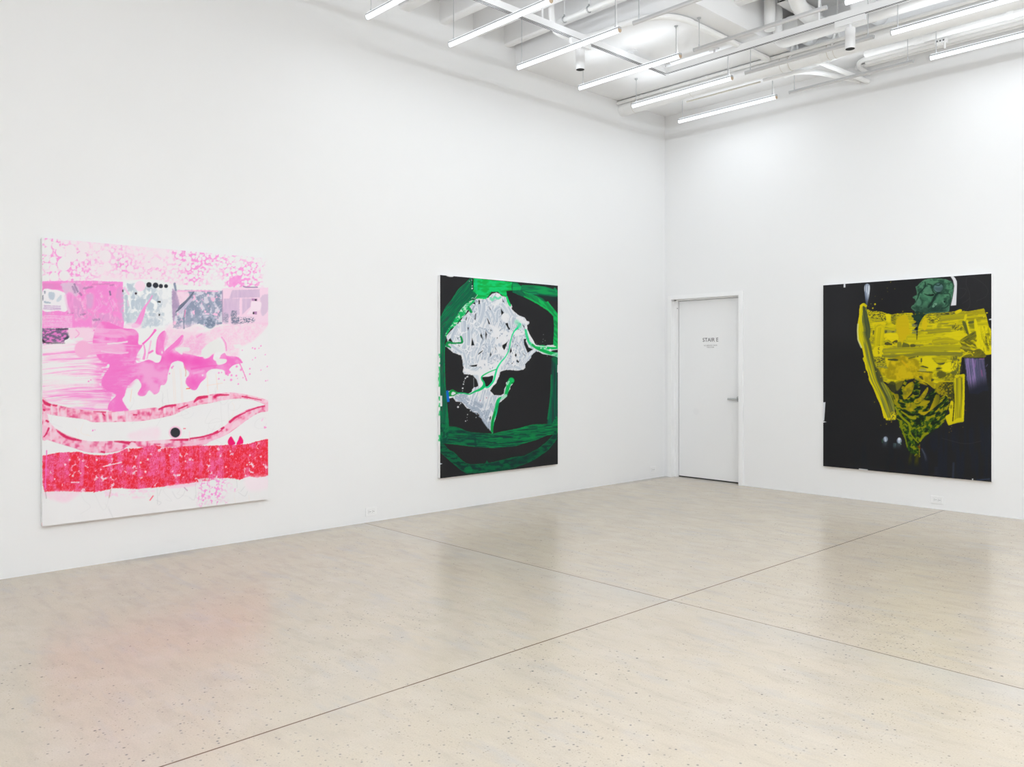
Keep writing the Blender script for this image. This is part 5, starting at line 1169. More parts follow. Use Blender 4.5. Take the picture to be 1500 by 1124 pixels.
# ------------------------------------------------------------------ the yellow figure on black
def paint_yellow():
    c = Canvas([(1205.9, 418.0), (1452.3, 401.2), (1452.3, 705.8), (1205.9, 683.4)], 400, 450, (39, 39, 41))
    I = crop(1200, 395, 11.24); J = crop(1330, 395, 11.24); K = crop(1240, 480, 14.05); L = crop(1330, 480, 11.24)
    Mm = crop(1260, 550, 14.05); N = crop(1340, 540, 11.24); O = crop(1260, 610, 7.5); Q = crop(1190, 540, 5.357)
    pt = lambda k, x, y: k((x, y))[0]
    YB = (212, 197, 10); YM = (194, 180, 14); YO = (190, 168, 8); OL = (142, 136, 44); OD = (92, 94, 44); DG = (34, 44, 38)
    # background streaks and tone patches
    c.wash(O((700, 240), (1440, 100), (1440, 700), (700, 640)), (36, 40, 50), lambda x, y: sstep(.4, .7, vn(x / 3.5, y / 40, 301)) * .7, 20)
    c.wash(O((0, 300), (500, 280), (700, 640), (0, 560)), (34, 38, 44), lambda x, y: sstep(.4, .7, vn(x / 4, y / 30, 302)) * .5, 20)
    c.wash(I((70, 260), (700, 240), (620, 1100), (70, 1120)), (47, 47, 49), lambda x, y: .7, 30)
    c.wash(J((830, 120), (1370, 90), (1370, 640), (900, 640)), (50, 50, 52), lambda x, y: .6, 10)
    for P in (((970, 130), (960, 250), (1010, 380), (1010, 480), (900, 560)), ((1000, 120), (1120, 150), (1300, 300), (1290, 440), (1130, 520)), ((1020, 470), (1020, 600), (950, 690)), ((850, 310), (960, 330), (930, 420), (860, 480))): c.stroke(J(*P), .35, (60, 60, 62), alpha=.7)
    c.stroke(O((1028, 515), (1022, 680)), 1.3, (56, 66, 84), alpha=.8, soft=1.5); c.stroke(O((680, 360), (715, 430), (730, 510)), 1.4, (84, 92, 110), (50, 54, 62), .9, 3, soft=1.2, fade=(0, 8)); c.stroke(O((1280, 700), (1420, 685)), .7, (60, 74, 100), alpha=.8)
    c.stroke(O((840, 560), (835, 640)), 2.5, (44, 50, 62), alpha=.6, soft=2); c.stroke(O((900, 240), (1150, 300), (1330, 270)), .35, (58, 58, 60), alpha=.8)
    # white notches at the rim
    for P, k in (([(404, 225), (433, 225), (433, 294), (404, 294)], I), ([(1335, 818), (1385, 806), (1385, 832), (1335, 832)], J), ([(84, 266), (103, 266), (93, 412), (84, 412)], Q), ([(84, 414), (113, 421), (84, 427)], Q), ([(366, 786), (436, 794), (436, 806), (366, 802)], Q), ([(1253, 862), (1263, 862), (1263, 890), (1253, 890)], Q)):
        c.fill(k(*P), (226, 228, 233), 1, .4, smooth=False)
    # drip and spots
    c.fill(I((795, 233), (832, 255), (838, 320), (825, 430), (805, 540), (790, 610), (772, 560), (757, 430), (745, 310), (760, 250)), None, 1, .5, tex=lambda x, y, d: mixc(mixc((206, 214, 224), (128, 140, 162), sstep(-3.2, -.6, d) * 0 + sstep(.3, .7, vn(x * 1.3, y / 9, 311))), (70, 80, 98), sstep(430, 447, y)))
    c.stroke(I((815, 275), (815, 400)), .8, (225, 230, 236), alpha=.7)
    for x, y, r in ((923, 571, 1.25), (886, 636, 1.05), (1180, 208, .7), (1125, 305, .5), (1248, 318, .5), (1130, 365, .4), (925, 440, .4), (1040, 488, .5), (855, 565, .6), (815, 610, .4), (1380, 690, .9)): c.dot(pt(I, x, y), r, (214, 196, 6) if r > 1 else (120, 112, 30), .95)
    # ---------------- torso
    ytor = I((790, 650), (870, 680), (1000, 690), (1100, 720), (1190, 745), (1300, 722), (1461, 716)) + J((70, 716), (110, 760), (60, 780), (110, 800), (90, 830), (150, 860), (90, 900), (150, 930), (100, 990), (150, 1010), (152, 1110), (160, 1110), (165, 960), (210, 850), (270, 760), (330, 722), (560, 712), (780, 690), (860, 655), (885, 690), (1000, 690), (1255, 655), (1285, 740), (1340, 960), (1366, 1124)) + L((1372, 300), (1372, 440), (1262, 450), (1258, 492), (890, 490), (870, 620), (850, 770), (930, 770), (938, 830), (930, 1124)) + N((822, 480), (812, 700), (795, 880), (680, 900), (560, 932), (530, 870), (510, 790), (580, 740), (560, 660), (600, 520), (640, 480), (560, 500), (500, 430), (400, 420), (330, 340), (200, 240), (0, 180)) + Mm((1150, 60), (900, 90), (700, 200), (600, 180), (480, 120), (330, -50)) + K((560, 800), (520, 500), (470, 100))
    def ytex(x, y, d):
        n = vn(x / 16, (y + .04 * x) * .55, 321) * .55 + vn(x / 8, y * 1.25, 322) * .45
        k = mixc(YB, (176, 166, 26), sstep(.34, .68, n))
        k = mixc(k, (138, 132, 44), sstep(.62, .84, vn(x / 11, y * .8, 323)) * .9)
        return mixc(k, (222, 204, 4), sstep(.56, .66, fbm(x / 8, y / 5, 324)) * .55)
    c.fill(ytor, None, 1, .5, .5, 1.5, tex=ytex, smooth=False)
    # lace of dark skipped paint at the shoulder
    lace = lambda x, y: sstep(.52, .6, fbm(x / 1.7, y / 1.3, 331, 3))
    c.wash(I((800, 680), (1000, 695), (1100, 760), (1110, 860), (1000, 830), (860, 790)), (66, 70, 44), lambda x, y: lace(x, y) * .9, .8)
    c.wash(I((1180, 760), (1260, 750), (1270, 900), (1200, 880)), (84, 86, 44), lambda x, y: .4 + .5 * lace(x, y), 1); c.wash(I((1080, 830), (1130, 860), (1110, 910), (1080, 890)), (74, 76, 44), lace, 1); c.wash(I((1200, 740), (1461, 725), (1461, 770), (1220, 775)), (96, 96, 40), lambda x, y: lace(x, y) * .6, .8)
    # patches: (points, crop, colour)
    for P, k, col, a in (([(920, 870), (1080, 865), (1080, 920), (905, 910)], I, (222, 202, 0), .9), ([(1290, 800), (1461, 770), (1461, 1124), (1300, 1100), (1270, 960)], I, (204, 178, 2), .95), ([(1100, 740), (1180, 745), (1175, 860), (1110, 850)], I, (224, 206, 4), .9)):
        c.fill(k(*P), col, a, .8, .6)
    c.stroke(I((1000, 910), (995, 1124)), 7.5, (178, 166, 26), (214, 196, 8), 1, 5, low=.02, rough=.3); c.stroke(K((690, 10), (670, 240), (665, 500)), 7.3, (172, 162, 30), (214, 196, 8), .9, 6, low=.02, rough=.4); c.fill(K((570, 420), (700, 380), (770, 400), (740, 600), (620, 615), (555, 570)), (222, 204, 2), .9, .7, .5); c.wash(K((660, 380), (690, 380), (680, 530), (655, 530)), (80, 80, 40), lace, .8)
    c.fill(K((550, 60), (575, 70), (565, 140), (545, 140)), (70, 70, 44), .9, .6); c.wash(K((530, 160), (580, 160), (575, 320), (530, 300)), (130, 122, 40), lace, 1)
    c.fill(K((790, 60), (850, 50), (985, 60), (1010, 35), (1030, 60), (980, 115), (850, 120), (795, 115)), (150, 146, 60), .9, .6, .5); c.fill(K((792, 65), (840, 60), (830, 110), (795, 112)), (84, 86, 50), .85, .6); c.fill(K((940, 80), (985, 70), (975, 120), (930, 112)), (100, 100, 54), .8, .7)
    c.fill(K((785, 200), (825, 195), (830, 215), (790, 245)), (62, 58, 40), .95, .5); c.fill(K((790, 130), (1040, 120), (1060, 280), (940, 290), (850, 240), (800, 260)), (226, 206, 2), .9, .7); 
    c.fill(K((800, 300), (880, 270), (935, 330), (940, 360), (830, 365), (790, 345)), (70, 68, 36), .95, .5, .4, 1); c.stroke(K((800, 300), (860, 285), (920, 320)), .7, (190, 178, 30), rough=.3); c.fill(K((945, 305), (1030, 255), (1058, 285), (1030, 330), (980, 340)), (80, 76, 36), .95, .5, .4, 1); c.stroke(K((985, 320), (1030, 325)), .7, (206, 190, 20))
    c.fill(K((1050, 310), (1090, 295), (1135, 300), (1130, 430), (1060, 440)), (128, 126, 38), .95, .6); c.fill(K((1165, 320), (1190, 312), (1290, 350), (1290, 425), (1150, 430)), (98, 100, 40), .95, .6); c.fill(K((1325, 350), (1405, 345), (1405, 415), (1330, 410)), (84, 84, 40), .95, .6); c.fill(L((50, 280), (130, 290), (90, 340), (50, 345)), (86, 84, 40), .9, .8); c.dot(pt(L, 195, 322), 1.2, (60, 60, 36)); c.dot(pt(L, 165, 475), .9, (52, 56, 40))
    c.fill(K((1080, 20), (1250, 0), (1330, 90), (1240, 200), (1150, 310), (1090, 240)), (206, 178, 0), .9, 1.5)
    c.stroke(K((1255, 190), (1405, 180)), 2.6, (170, 160, 40), (206, 190, 14), .9, 4, low=.03); c.stroke(K((1220, 290), (1405, 300)), 1.6, (150, 146, 46), (206, 190, 14), .9, 4)
    # wide olive-yellow bands across the chest
    c.stroke(K((770, 490), (1000, 470), (1405, 460)) + L((300, 350), (600, 335), (850, 330)), 4.2, (188, 178, 16), (146, 140, 42), 1, 5, low=.015, rough=.3, soft=.7); c.stroke(K((740, 595), (1000, 590), (1300, 575)) + L((200, 435), (500, 430), (900, 440)), 2.7, (112, 112, 46), (150, 144, 36), 1, 4, low=.015, soft=.8)
    c.stroke(L((330, 70), (700, 40)), 3.0, (178, 168, 26), (136, 130, 44), .9, 5, low=.02); c.stroke(L((0, 190), (200, 185), (420, 160)), 5.0, (214, 200, 14), (180, 170, 24), .95, 5, low=.02); c.stroke(L((420, 240), (600, 215), (820, 225)), 4.0, (202, 188, 14), (160, 150, 34), .9, 5, low=.02, rough=.4)
    c.stroke(J((520, 800), (700, 770), (930, 750)), 6.0, (186, 176, 16), (146, 140, 40), .95, 5, low=.02, rough=.4); c.stroke(J((960, 740), (1100, 710), (1250, 680)), 3.4, (190, 176, 14), (140, 132, 40), .9, 5, rough=.3); c.stroke(J((950, 820), (1100, 810), (1260, 800)), 2.0, (134, 128, 34), (176, 166, 20), .9, 4)
    c.fill(J((240, 850), (300, 800), (330, 880), (290, 1000), (240, 960)), (212, 186, 2), .95, .8); c.fill(J((480, 930), (520, 880), (560, 930), (500, 960)), (146, 140, 40), .6, 1); c.fill(J((380, 830), (430, 825), (420, 850), (385, 850)), (84, 82, 42), .9, .6); c.wash(J((320, 740), (520, 720), (520, 860), (340, 880)), (106, 104, 40), lambda x, y: lace(x, y) * .8, 1); c.wash(J((560, 720), (760, 705), (740, 740), (560, 745)), (70, 72, 40), lambda x, y: sstep(.45, .55, vn(x / 3, y * 1.3, 12)), .6)
    c.fill(J((780, 690), (870, 655), (885, 690), (800, 735)), YB, 1, .4); c.dot(pt(J, 1300, 716), 1.5, YB, ry=.9); c.dot(pt(J, 1250, 780), 1.1, (222, 206, 10)); c.dot(pt(J, 505, 818), 1.0, (226, 208, 10))
    c.fill(J((940, 745), (975, 750), (960, 830), (920, 850)), (222, 206, 8), .9, .6); c.dot(pt(J, 785, 897), .9, (86, 84, 44), ry=.6)
    # right shoulder: olive bars and bright edge
    c.fill(J((895, 870), (950, 870), (1000, 1050), (970, 1060)), (86, 92, 42), .95, .7); c.fill(J((960, 860), (995, 850), (1020, 1000), (1050, 1040), (1010, 1060)), (220, 206, 8), .95, .6); c.fill(J((1000, 860), (1090, 845), (1095, 880), (1005, 895)), (86, 92, 46), .95, .6); c.fill(J((1000, 910), (1110, 900), (1115, 970), (1040, 960)), (132, 130, 28), .95, .7); c.fill(J((1090, 850), (1130, 840), (1180, 1124), (1120, 1124)), (224, 208, 2), .95, .6)
    c.wash(J((740, 920), (880, 930), (990, 1080), (760, 990)), (96, 96, 36), lambda x, y: sstep(.52, .6, vn((x + y) * .9, (x - y) / 5, 341)) * .9, .8)
    c.fill(L((580, 130), (720, 80), (880, 60), (980, 120), (900, 190), (860, 220), (700, 170)), (220, 204, 4), .9, .9, .8)
    c.fill(L((860, 215), (980, 130), (1120, 60), (1130, 160), (1050, 210), (960, 235)), None, .95, .6, tex=lambda x, y, d: mixc((70, 74, 40), (150, 142, 28), vn((x + 1.4 * y) * .8, (x - y) / 8, 342))); c.wash(L((860, 240), (1120, 200), (1110, 400), (1000, 420), (870, 390)), (88, 86, 34), lambda x, y: sstep(.4, .6, vn(x / 5, y * .9 - .4 * x, 343)) * .85, 1.5)
    c.fill(L((1130, 0), (1340, 0), (1372, 150), (1372, 380), (1250, 410), (1190, 400), (1110, 270), (1140, 200)), None, 1, .5, .4, tex=lambda x, y, d: mixc((228, 212, 4), (176, 166, 18), sstep(.45, .7, vn(x * 1.2 - .25 * y, y / 9, 344)) * sstep(1434, 1442, x) + .25 * vn(x, y, 3)))
    c.wash(L((1260, 120), (1372, 120), (1372, 380), (1260, 320)), (96, 94, 30), lambda x, y: sstep(.6, .68, vn(x * 1.5 - .3 * y, y / 5, 345)), .8); c.fill(L((1255, 410), (1372, 385), (1366, 440), (1262, 448)), (218, 202, 8), .95, .5)
    c.fill(L((900, 470), (1010, 420), (1170, 350), (1260, 420), (1258, 490), (900, 490)), None, 1, .6, tex=lambda x, y, d: mixc((134, 126, 28), (92, 90, 34), vn((x + y) * .9, (x - y) / 6, 346))); c.stroke(L((800, 570), (880, 490), (990, 400)), .6, (214, 200, 20)); c.stroke(L((900, 465), (1030, 425), (1070, 460)), .7, (196, 182, 16), rough=.4); c.dot(pt(L, 1085, 412), 1.1, (218, 202, 10))
    # belly
    c.fill(K((560, 620), (860, 630), (840, 840), (690, 830), (620, 860)), None, .95, .8, tex=lambda x, y, d: mixc((178, 168, 28), (72, 74, 44), sstep(.5, .58, fbm(x / 2.0, y / 1.2, 351, 3)))); c.stroke(K((680, 800), (850, 830)), 1.4, (122, 124, 60), (150, 146, 60), .9); c.fill(K((800, 640), (870, 630), (900, 700), (850, 820)), (216, 194, 8), .95, .8)
    c.fill(K((660, 860), (760, 830), (850, 850), (900, 690), (1100, 580), (1260, 600), (1405, 640)) + L((180, 560), (200, 700), (150, 720), (400, 735), (400, 800), (440, 1000), (300, 900), (100, 880)) + Mm((1380, 200), (1150, 60), (900, 120), (760, 100), (560, 60)), None, .95, 1.5, .6, tex=lambda x, y, d: mixc((204, 178, 0), (158, 142, 8), sstep(.35, .65, fbm(x / 7, y / 9, 352))))
    c.fill(K((865, 645), (1050, 650), (1050, 685), (880, 675)), (64, 68, 44), .95, .6, .4); c.stroke(K((1285, 635), (1405, 610)), .8, (96, 96, 40), rough=.4); c.stroke(K((950, 740), (1010, 720), (1090, 700)), 1.5, (214, 190, 30), alpha=.6, soft=1.2); c.stroke(K((1150, 690), (1220, 760), (1260, 810)), 1.5, (216, 178, 10), alpha=.7, soft=1)
    c.fill(L((240, 500), (380, 490), (440, 570), (500, 620), (420, 700), (340, 710), (250, 640)), (220, 204, 2), .95, .8, .5); c.fill(L((560, 620), (680, 570), (760, 600), (740, 720), (660, 750), (560, 700)), (226, 210, 2), .95, .8, .6); c.fill(L((400, 490), (640, 480), (620, 570), (500, 600)), None, .9, 1, tex=lambda x, y, d: mixc((206, 192, 14), (146, 138, 34), vn(x / 8, y * 1.2, 353)))
    for P in ([(420, 510), (490, 590), (610, 575), (580, 610), (500, 605)], [(470, 670), (510, 655), (570, 670), (480, 692)], [(205, 640), (250, 628), (335, 655), (320, 672), (240, 650)], [(150, 722), (200, 716), (405, 735), (400, 742), (260, 735)], [(215, 510), (235, 510), (235, 570), (215, 570)], [(185, 805), (235, 800), (255, 860), (210, 840)], [(395, 840), (435, 860), (405, 885), (385, 880)], [(580, 895), (625, 900), (610, 920)]): c.fill(L(*P), (66, 70, 42), .92, .6, .3, 1)
    c.fill(L((200, 680), (300, 690), (290, 720), (190, 715)), (176, 168, 80), .8, .6); c.fill(L((480, 750), (560, 715), (640, 760), (600, 820), (520, 830)), (82, 82, 36), .9, 1.2, 1); c.wash(L((440, 760), (760, 740), (780, 860), (620, 850), (500, 830)), (96, 94, 34), lambda x, y: .3 + .6 * lace(x, y), 1.5); c.wash(L((720, 490), (890, 490), (860, 770), (720, 770), (720, 620)), (96, 98, 44), lambda x, y: sstep(.46, .56, fbm(x / 1.3, y / 2.6, 354, 3)) * .9, .8)
    c.fill(N((430, 210), (640, 215), (635, 520), (560, 500), (520, 430), (420, 440), (330, 330)), None, .95, 1.2, 1, tex=lambda x, y, d: mixc((150, 136, 14), (58, 60, 34), sstep(.42, .62, fbm(x / 2.4, y / 2.4, 355) + .012 * (x - 1385)))); c.stroke(N((350, 205), (480, 210), (640, 208)), 1.0, (204, 184, 8), alpha=.9, rough=.4)
    # green foliage-like lower body
    green = Mm((400, 60), (470, 140), (560, 220), (640, 330), (720, 380), (790, 380), (860, 250), (940, 60), (970, 150), (900, 300), (890, 480), (1000, 470), (1080, 400), (1100, 200), (1160, 110), (1210, 120), (1250, 290), (1220, 420), (1110, 540), (1200, 570), (1330, 460), (1405, 420)) + N((200, 440), (330, 330), (370, 420), (300, 560), (240, 600), (230, 700), (300, 690), (410, 560), (420, 490), (500, 420), (560, 510), (575, 580), (545, 690), (520, 780), (490, 870), (420, 960), (300, 1020), (250, 1090)) + O((830, 140), (750, 195), (670, 270), (650, 300), (660, 420), (640, 420), (560, 420), (520, 350), (490, 240), (430, 110), (425, 70), (400, 20)) + Mm((740, 720), (690, 520), (660, 400), (560, 260))
    def gtex(x, y, d):
        u = x - 1330; v = y - 560
        low = sstep(598, 640, y)
        q = fbm((u - .25 * v) / 8, (v + .010 * (u - 8) ** 2) / 3.4, 361, 3)
        q2 = fbm((u + .3 * v) / 2.8, (v - .5 * u) / 4.2, 362, 3)
        w = q * (1 - .65 * low) + q2 * (.65 * low)
        k = mixc((30, 40, 29), (50, 82, 26), sstep(.38, .50, w))
        return mixc(k, mixc((150, 142, 10), (122, 134, 14), low), sstep(.53, .59, w))
    c.fill(green, None, 1, .5, .6, 1.5, tex=gtex, smooth=False)
    # yellow fingers over the green
    for P in ([(900, 300), (960, 200), (1080, 130), (1110, 200), (1080, 330), (1000, 440), (920, 500), (885, 450)], [(1110, 545), (1140, 500), (1220, 460), (1280, 380), (1380, 250), (1405, 300), (1330, 460), (1230, 560), (1150, 580)], [(700, 400), (780, 390), (800, 470), (770, 540), (720, 480)], [(1225, 600), (1310, 500), (1405, 560), (1330, 620), (1260, 630)], [(980, 640), (1030, 570), (1080, 590), (1060, 660), (1150, 740), (1010, 720)]): c.fill(Mm(*P), None, 1, .6, .5, 1.5, tex=lambda x, y, d: mixc((176, 158, 4), (130, 122, 30), sstep(.4, .7, fbm(x / 5, y / 6, 364))))
    c.fill(N((330, 470), (370, 430), (410, 450), (400, 560), (330, 640), (230, 720), (150, 770), (60, 715), (230, 690)), None, 1, .7, .5, tex=lambda x, y, d: mixc((180, 160, 4), (92, 92, 30), sstep(1362, 1377, x) * .8)); c.fill(N((80, 590), (150, 540), (250, 530), (220, 580), (110, 615)), (170, 154, 6), .95, .6, .5)
    c.fill(Mm((570, 200), (640, 130), (740, 160), (760, 260), (700, 350), (610, 270)), (58, 60, 34), .9, 1.2, 1); c.fill(Mm((740, 130), (890, 130), (830, 260), (760, 320), (740, 230)), (124, 118, 30), .8, 1.2)
    c.stroke(Mm((470, 150), (560, 280), (640, 380), (700, 500)), [.6, 1.0, 1.0, .5], (120, 130, 14)); c.stroke(Mm((730, 660), (810, 800), (900, 900), (1010, 1000), (1040, 1124)), [1.2, 1.6, 1.4, 1.6, 1.2], (140, 148, 12)); c.stroke(Mm((850, 740), (960, 820), (1050, 880), (1130, 880)), [.8, 1.2, 1.4, 2.2], (152, 150, 10)); c.stroke(O((440, 70), (450, 120), (490, 210), (520, 330)), .9, (118, 130, 14), rough=.4); c.stroke(O((540, 100), (560, 200), (640, 290)), .9, (130, 140, 12), rough=.4); c.stroke(O((660, 270), (700, 210), (745, 185)), 1.6, (140, 142, 10)); c.fill(O((580, 330), (600, 325), (605, 360), (590, 360)), (134, 140, 14), 1, .5)
    c.stroke(O((655, 310), (650, 420)), .5, (150, 140, 20), rough=.5); c.stroke(O((640, 330), (660, 350)), .9, (120, 52, 20), alpha=.9, soft=.8); c.stroke(O((610, 430), (650, 440)), 1.6, (124, 122, 16)); c.stroke(O((560, 420), (550, 480), (545, 560)), 2.4, (70, 74, 26), (40, 42, 34), .9, 4, fade=(0, 12)); c.stroke(O((630, 440), (620, 500), (620, 570)), 3.0, (82, 80, 20), (50, 52, 30), .9, 4, fade=(0, 12))
    # right upright bar
    c.fill(N((665, 115), (730, 110), (810, 92), (820, 140), (700, 170)), YB, 1, .5, .4); c.stroke(N((735, 160), (738, 480), (725, 850)), 7.2, (214, 200, 8), (132, 126, 34), 1, 6.5, low=.02, rough=.3, contrast=2.2); c.stroke(N((805, 130), (808, 480), (795, 860)), 1.2, (222, 208, 8), rough=.5)
    c.fill(N((600, 540), (635, 560), (640, 760), (620, 880), (700, 820), (780, 815), (790, 860), (680, 890), (570, 932), (530, 870), (510, 790), (580, 740), (575, 640)), YB, 1, .5, .3); c.fill(N((590, 600), (620, 610), (610, 660), (585, 650)), (130, 122, 30), .8, .8)
    c.stroke(N((640, 230), (650, 560), (628, 860)), .8, (40, 42, 30), alpha=.9, rough=.3); c.stroke(N((640, 220), (655, 400)), .6, (150, 146, 30))
    # big leaf-shaped sweep at the left
    sweep = I((735, 558), (690, 585), (665, 650), (660, 760), (640, 870), (630, 1000), (635, 1100)) + K((225, 120), (240, 250), (320, 420), (345, 520), (360, 605), (336, 640), (380, 740), (400, 850), (440, 930), (470, 1080)) + Mm((170, 60), (210, 150), (270, 260), (350, 460), (430, 640), (490, 870), (520, 880), (550, 925), (640, 910), (690, 925), (738, 900), (720, 760), (715, 680), (690, 560), (640, 420), (560, 240), (470, 120)) + K((640, 860), (590, 740), (545, 540), (510, 350), (480, 180), (475, 60)) + I((835, 1100), (832, 950), (800, 750), (775, 605))
    ax = catmull(I((740, 560), (700, 800), (720, 1000)) + K((330, 120), (410, 420), (470, 700)) + Mm((300, 100), (480, 480), (610, 900)), False, 8)
    def stex(x, y, d):
        bx = np.interp(y, ax[:, 1], ax[:, 0]); hw = np.interp(y, [445, 480, 520, 560, 612], [4, 8.5, 9, 8.5, 8.5])
        t = (x - bx) / hw
        n = vn(t * 5.5 + 30, y / 40, 371) * .6 + vn(t * 11, y / 22, 372) * .4
        k = mixc((214, 200, 8), (116, 122, 54), sstep(.40, .62, n + .16 * t))
        dark = sstep(.05, .75, t + .05)
        k = mixc(k, (66, 74, 46), dark * sstep(1.15, .85, t + .12) * .9)
        k = mixc(k, (176, 168, 44), sstep(.62, .8, vn(t * 7, y / 30, 373)) * .5)
        k = mixc(k, (228, 210, 0), sstep(-1.9, -.5, d) * sstep(.1, -.5, t))
        return k
    c.fill(sweep, None, 1, .5, .35, 1.5, tex=stex)
    c.stroke(I((640, 900), (634, 1000), (640, 1110)) + K((245, 260), (310, 410)), 1.0, (214, 214, 150), alpha=.9, soft=.6); c.stroke(I((690, 600), (735, 572), (770, 600)), 1.8, (218, 204, 8), alpha=.9); c.stroke(I((735, 620), (770, 780), (810, 960), (815, 1110)), [1.6, 3.2, 3.0, 2.4], (62, 74, 52), (84, 92, 56), .95, 2)
    c.wash(Mm((640, 770), (720, 760), (735, 905), (560, 925), (540, 880), (620, 870)), (224, 206, 4), lambda x, y: sstep(.44, .54, fbm(x / 1.2, y / 1.2, 374, 2)), .8)
    c.fill(K((600, 820), (690, 900), (760, 1080), (700, 1124), (640, 1000)), (62, 64, 44), .8, 1.5)
    for x, y, r in ((378, 915, .9), (612, 905, .6), (708, 1018, .6)): c.dot(pt(K, x, y), r, (204, 184, 8))
    for x, y, r in ((300, 552, .6), (648, 960, .8), (545, 1005, .7), (430, 1030, .4)): c.dot(pt(Mm, x, y), r, (150, 136, 26))
    for x, y in ((590, 990), (605, 1030), (570, 1050), (840, 690), (795, 965), (610, 955)): c.dot(pt(N, x, y), .5, (140, 106, 30), .9)
    # ---------------- green head
    head = J((130, 285), (160, 270), (190, 230), (280, 168), (400, 150), (530, 150), (650, 170), (730, 212), (756, 275), (745, 380), (720, 520), (690, 600), (670, 690), (550, 710), (400, 712), (300, 735), (180, 745), (120, 690), (60, 640), (68, 600), (112, 570), (125, 500), (85, 462), (105, 438), (150, 415), (145, 340))
    def htex(x, y, d):
        n = fbm(x / 6, y / 6, 381); m = fbm(x / 2.4, y / 2.4, 382)
        k = mixc((78, 130, 98), (44, 78, 62), sstep(.36, .66, n + .3 * (m - .5)))
        k = mixc(k, (38, 60, 52), sstep(440, 459, y + .15 * (x - 1352)) * .75 * sstep(1398, 1375, x))
        return mixc(k, (96, 146, 112), sstep(-2.2, -.4, d) * .45)
    c.fill(head, None, 1, .5, .5, 1.5, tex=htex)
    LG = (98, 146, 116); DD = (30, 48, 42)
    c.fill(J((260, 310), (320, 285), (390, 320), (410, 380), (330, 400), (265, 370)), (84, 134, 104), .8, .9); c.dot(pt(J, 508, 300), 8.0, (34, 54, 50), .9, 1.0, ry=7.6); c.dot(pt(J, 506, 302), 6.9, (86, 120, 116), 1, .8, ry=6.4); c.fill(J((440, 300), (520, 300), (575, 290), (540, 350), (480, 345)), (70, 92, 96), .8, 1.2); c.stroke(J((450, 250), (510, 262), (545, 235)), .9, (40, 66, 56), alpha=.9)
    c.stroke(J((330, 240), (380, 255), (400, 290), (410, 350), (450, 400)), .9, DD, alpha=.9, soft=.6); c.stroke(J((285, 210), (290, 270), (240, 340), (190, 390), (165, 470), (130, 540)), .9, DD, alpha=.85, soft=.6); c.fill(J((268, 400), (340, 415), (428, 404), (425, 432), (370, 440), (310, 425)), (22, 26, 26), 1, .5)
    c.fill(J((210, 400), (280, 430), (420, 450), (400, 540), (300, 530), (220, 470)), (70, 124, 94), .6, 2); c.stroke(J((560, 390), (500, 390), (450, 440), (400, 540), (340, 620)), [1.2, 1.5, 1.6, 1.6, 1.4], (32, 50, 44), alpha=.95, soft=.7); c.fill(J((480, 450), (530, 410), (590, 470), (540, 520), (460, 540)), (70, 120, 92), .7, 1.2)
    c.dot(pt(J, 182, 545), 4.0, (84, 132, 106), .8, 1.4, ry=5.2); c.stroke(J((420, 610), (445, 575), (465, 570)), 1.7, (106, 150, 124)); c.dot(pt(J, 440, 585), .8, (50, 84, 68)); c.fill(J((560, 520), (580, 510), (620, 560), (600, 580)), (86, 136, 108), .8, .7); c.fill(J((590, 520), (615, 520), (605, 550)), (24, 30, 30), 1, .5); c.stroke(J((600, 400), (680, 400), (700, 450), (690, 560), (620, 630), (560, 635)), .7, DD, alpha=.8); c.dot(pt(J, 220, 630), 1.8, (56, 96, 76)); c.dot(pt(J, 220, 630), .9, (36, 58, 50)); c.stroke(J((610, 240), (600, 300), (560, 370)), 2.2, (44, 74, 62), alpha=.7, soft=1.5); c.stroke(J((640, 240), (720, 215)), .8, (44, 76, 60), alpha=.8); c.stroke(J((720, 210), (750, 260), (735, 320)), .7, (40, 70, 56), alpha=.8)
    c.fill(J((350, 650), (440, 620), (560, 590), (530, 650), (420, 680)), (40, 62, 54), .7, 1.5)
    # dark throat
    c.fill(J((110, 700), (180, 690), (280, 735), (265, 770), (215, 840), (180, 920), (165, 1010), (156, 1124), (148, 1124), (150, 880), (110, 830), (90, 790), (60, 760), (120, 735)), None, 1, .5, .6, tex=lambda x, y, d: mixc((26, 44, 38), (44, 70, 54), fbm(x / 2, y / 2, 391))); c.stroke(L((150, 0), (152, 100), (150, 200)), [.7, .6, .3], (34, 40, 28))
    for y in (905, 930, 1000, 1040): c.stroke(J((80, y), (150, y + 8)), .9, (108, 116, 84), alpha=.85, rough=.5)
    c.dot(pt(J, 125, 735), 1.2, (120, 116, 20), .7); c.dot(pt(J, 190, 722), .8, (110, 110, 24), .8); c.dot(pt(J, 262, 722), .8, (110, 110, 24), .8)
    c.fill(J((700, 108), (745, 104), (785, 150), (806, 195), (810, 240), (796, 590), (708, 596), (735, 480), (755, 370), (765, 270), (745, 180)), (228, 228, 232), 1, .45, smooth=False)
    # violet block
    def vtex(x, y, d):
        n = vn((x + .12 * (480 - y)) * .75, y / 30, 401) * .65 + vn((x + .12 * (480 - y)) * 1.7, y / 16, 402) * .35
        k = mixc((140, 118, 168), (86, 88, 116), sstep(.36, .62, n))
        k = mixc(k, (66, 68, 88), sstep(1428, 1434, x) * .6)
        return mixc(k, (40, 42, 52), sstep(552, 574, y + .35 * (x - 1425)))
    c.fill(L((928, 505), (1090, 508), (1258, 512), (1268, 640), (1285, 720), (1300, 880), (1332, 1050), (1250, 1040), (1150, 1095), (1010, 1085), (985, 900), (960, 850), (965, 760)), None, 1, .7, .6, tex=vtex, smooth=False)
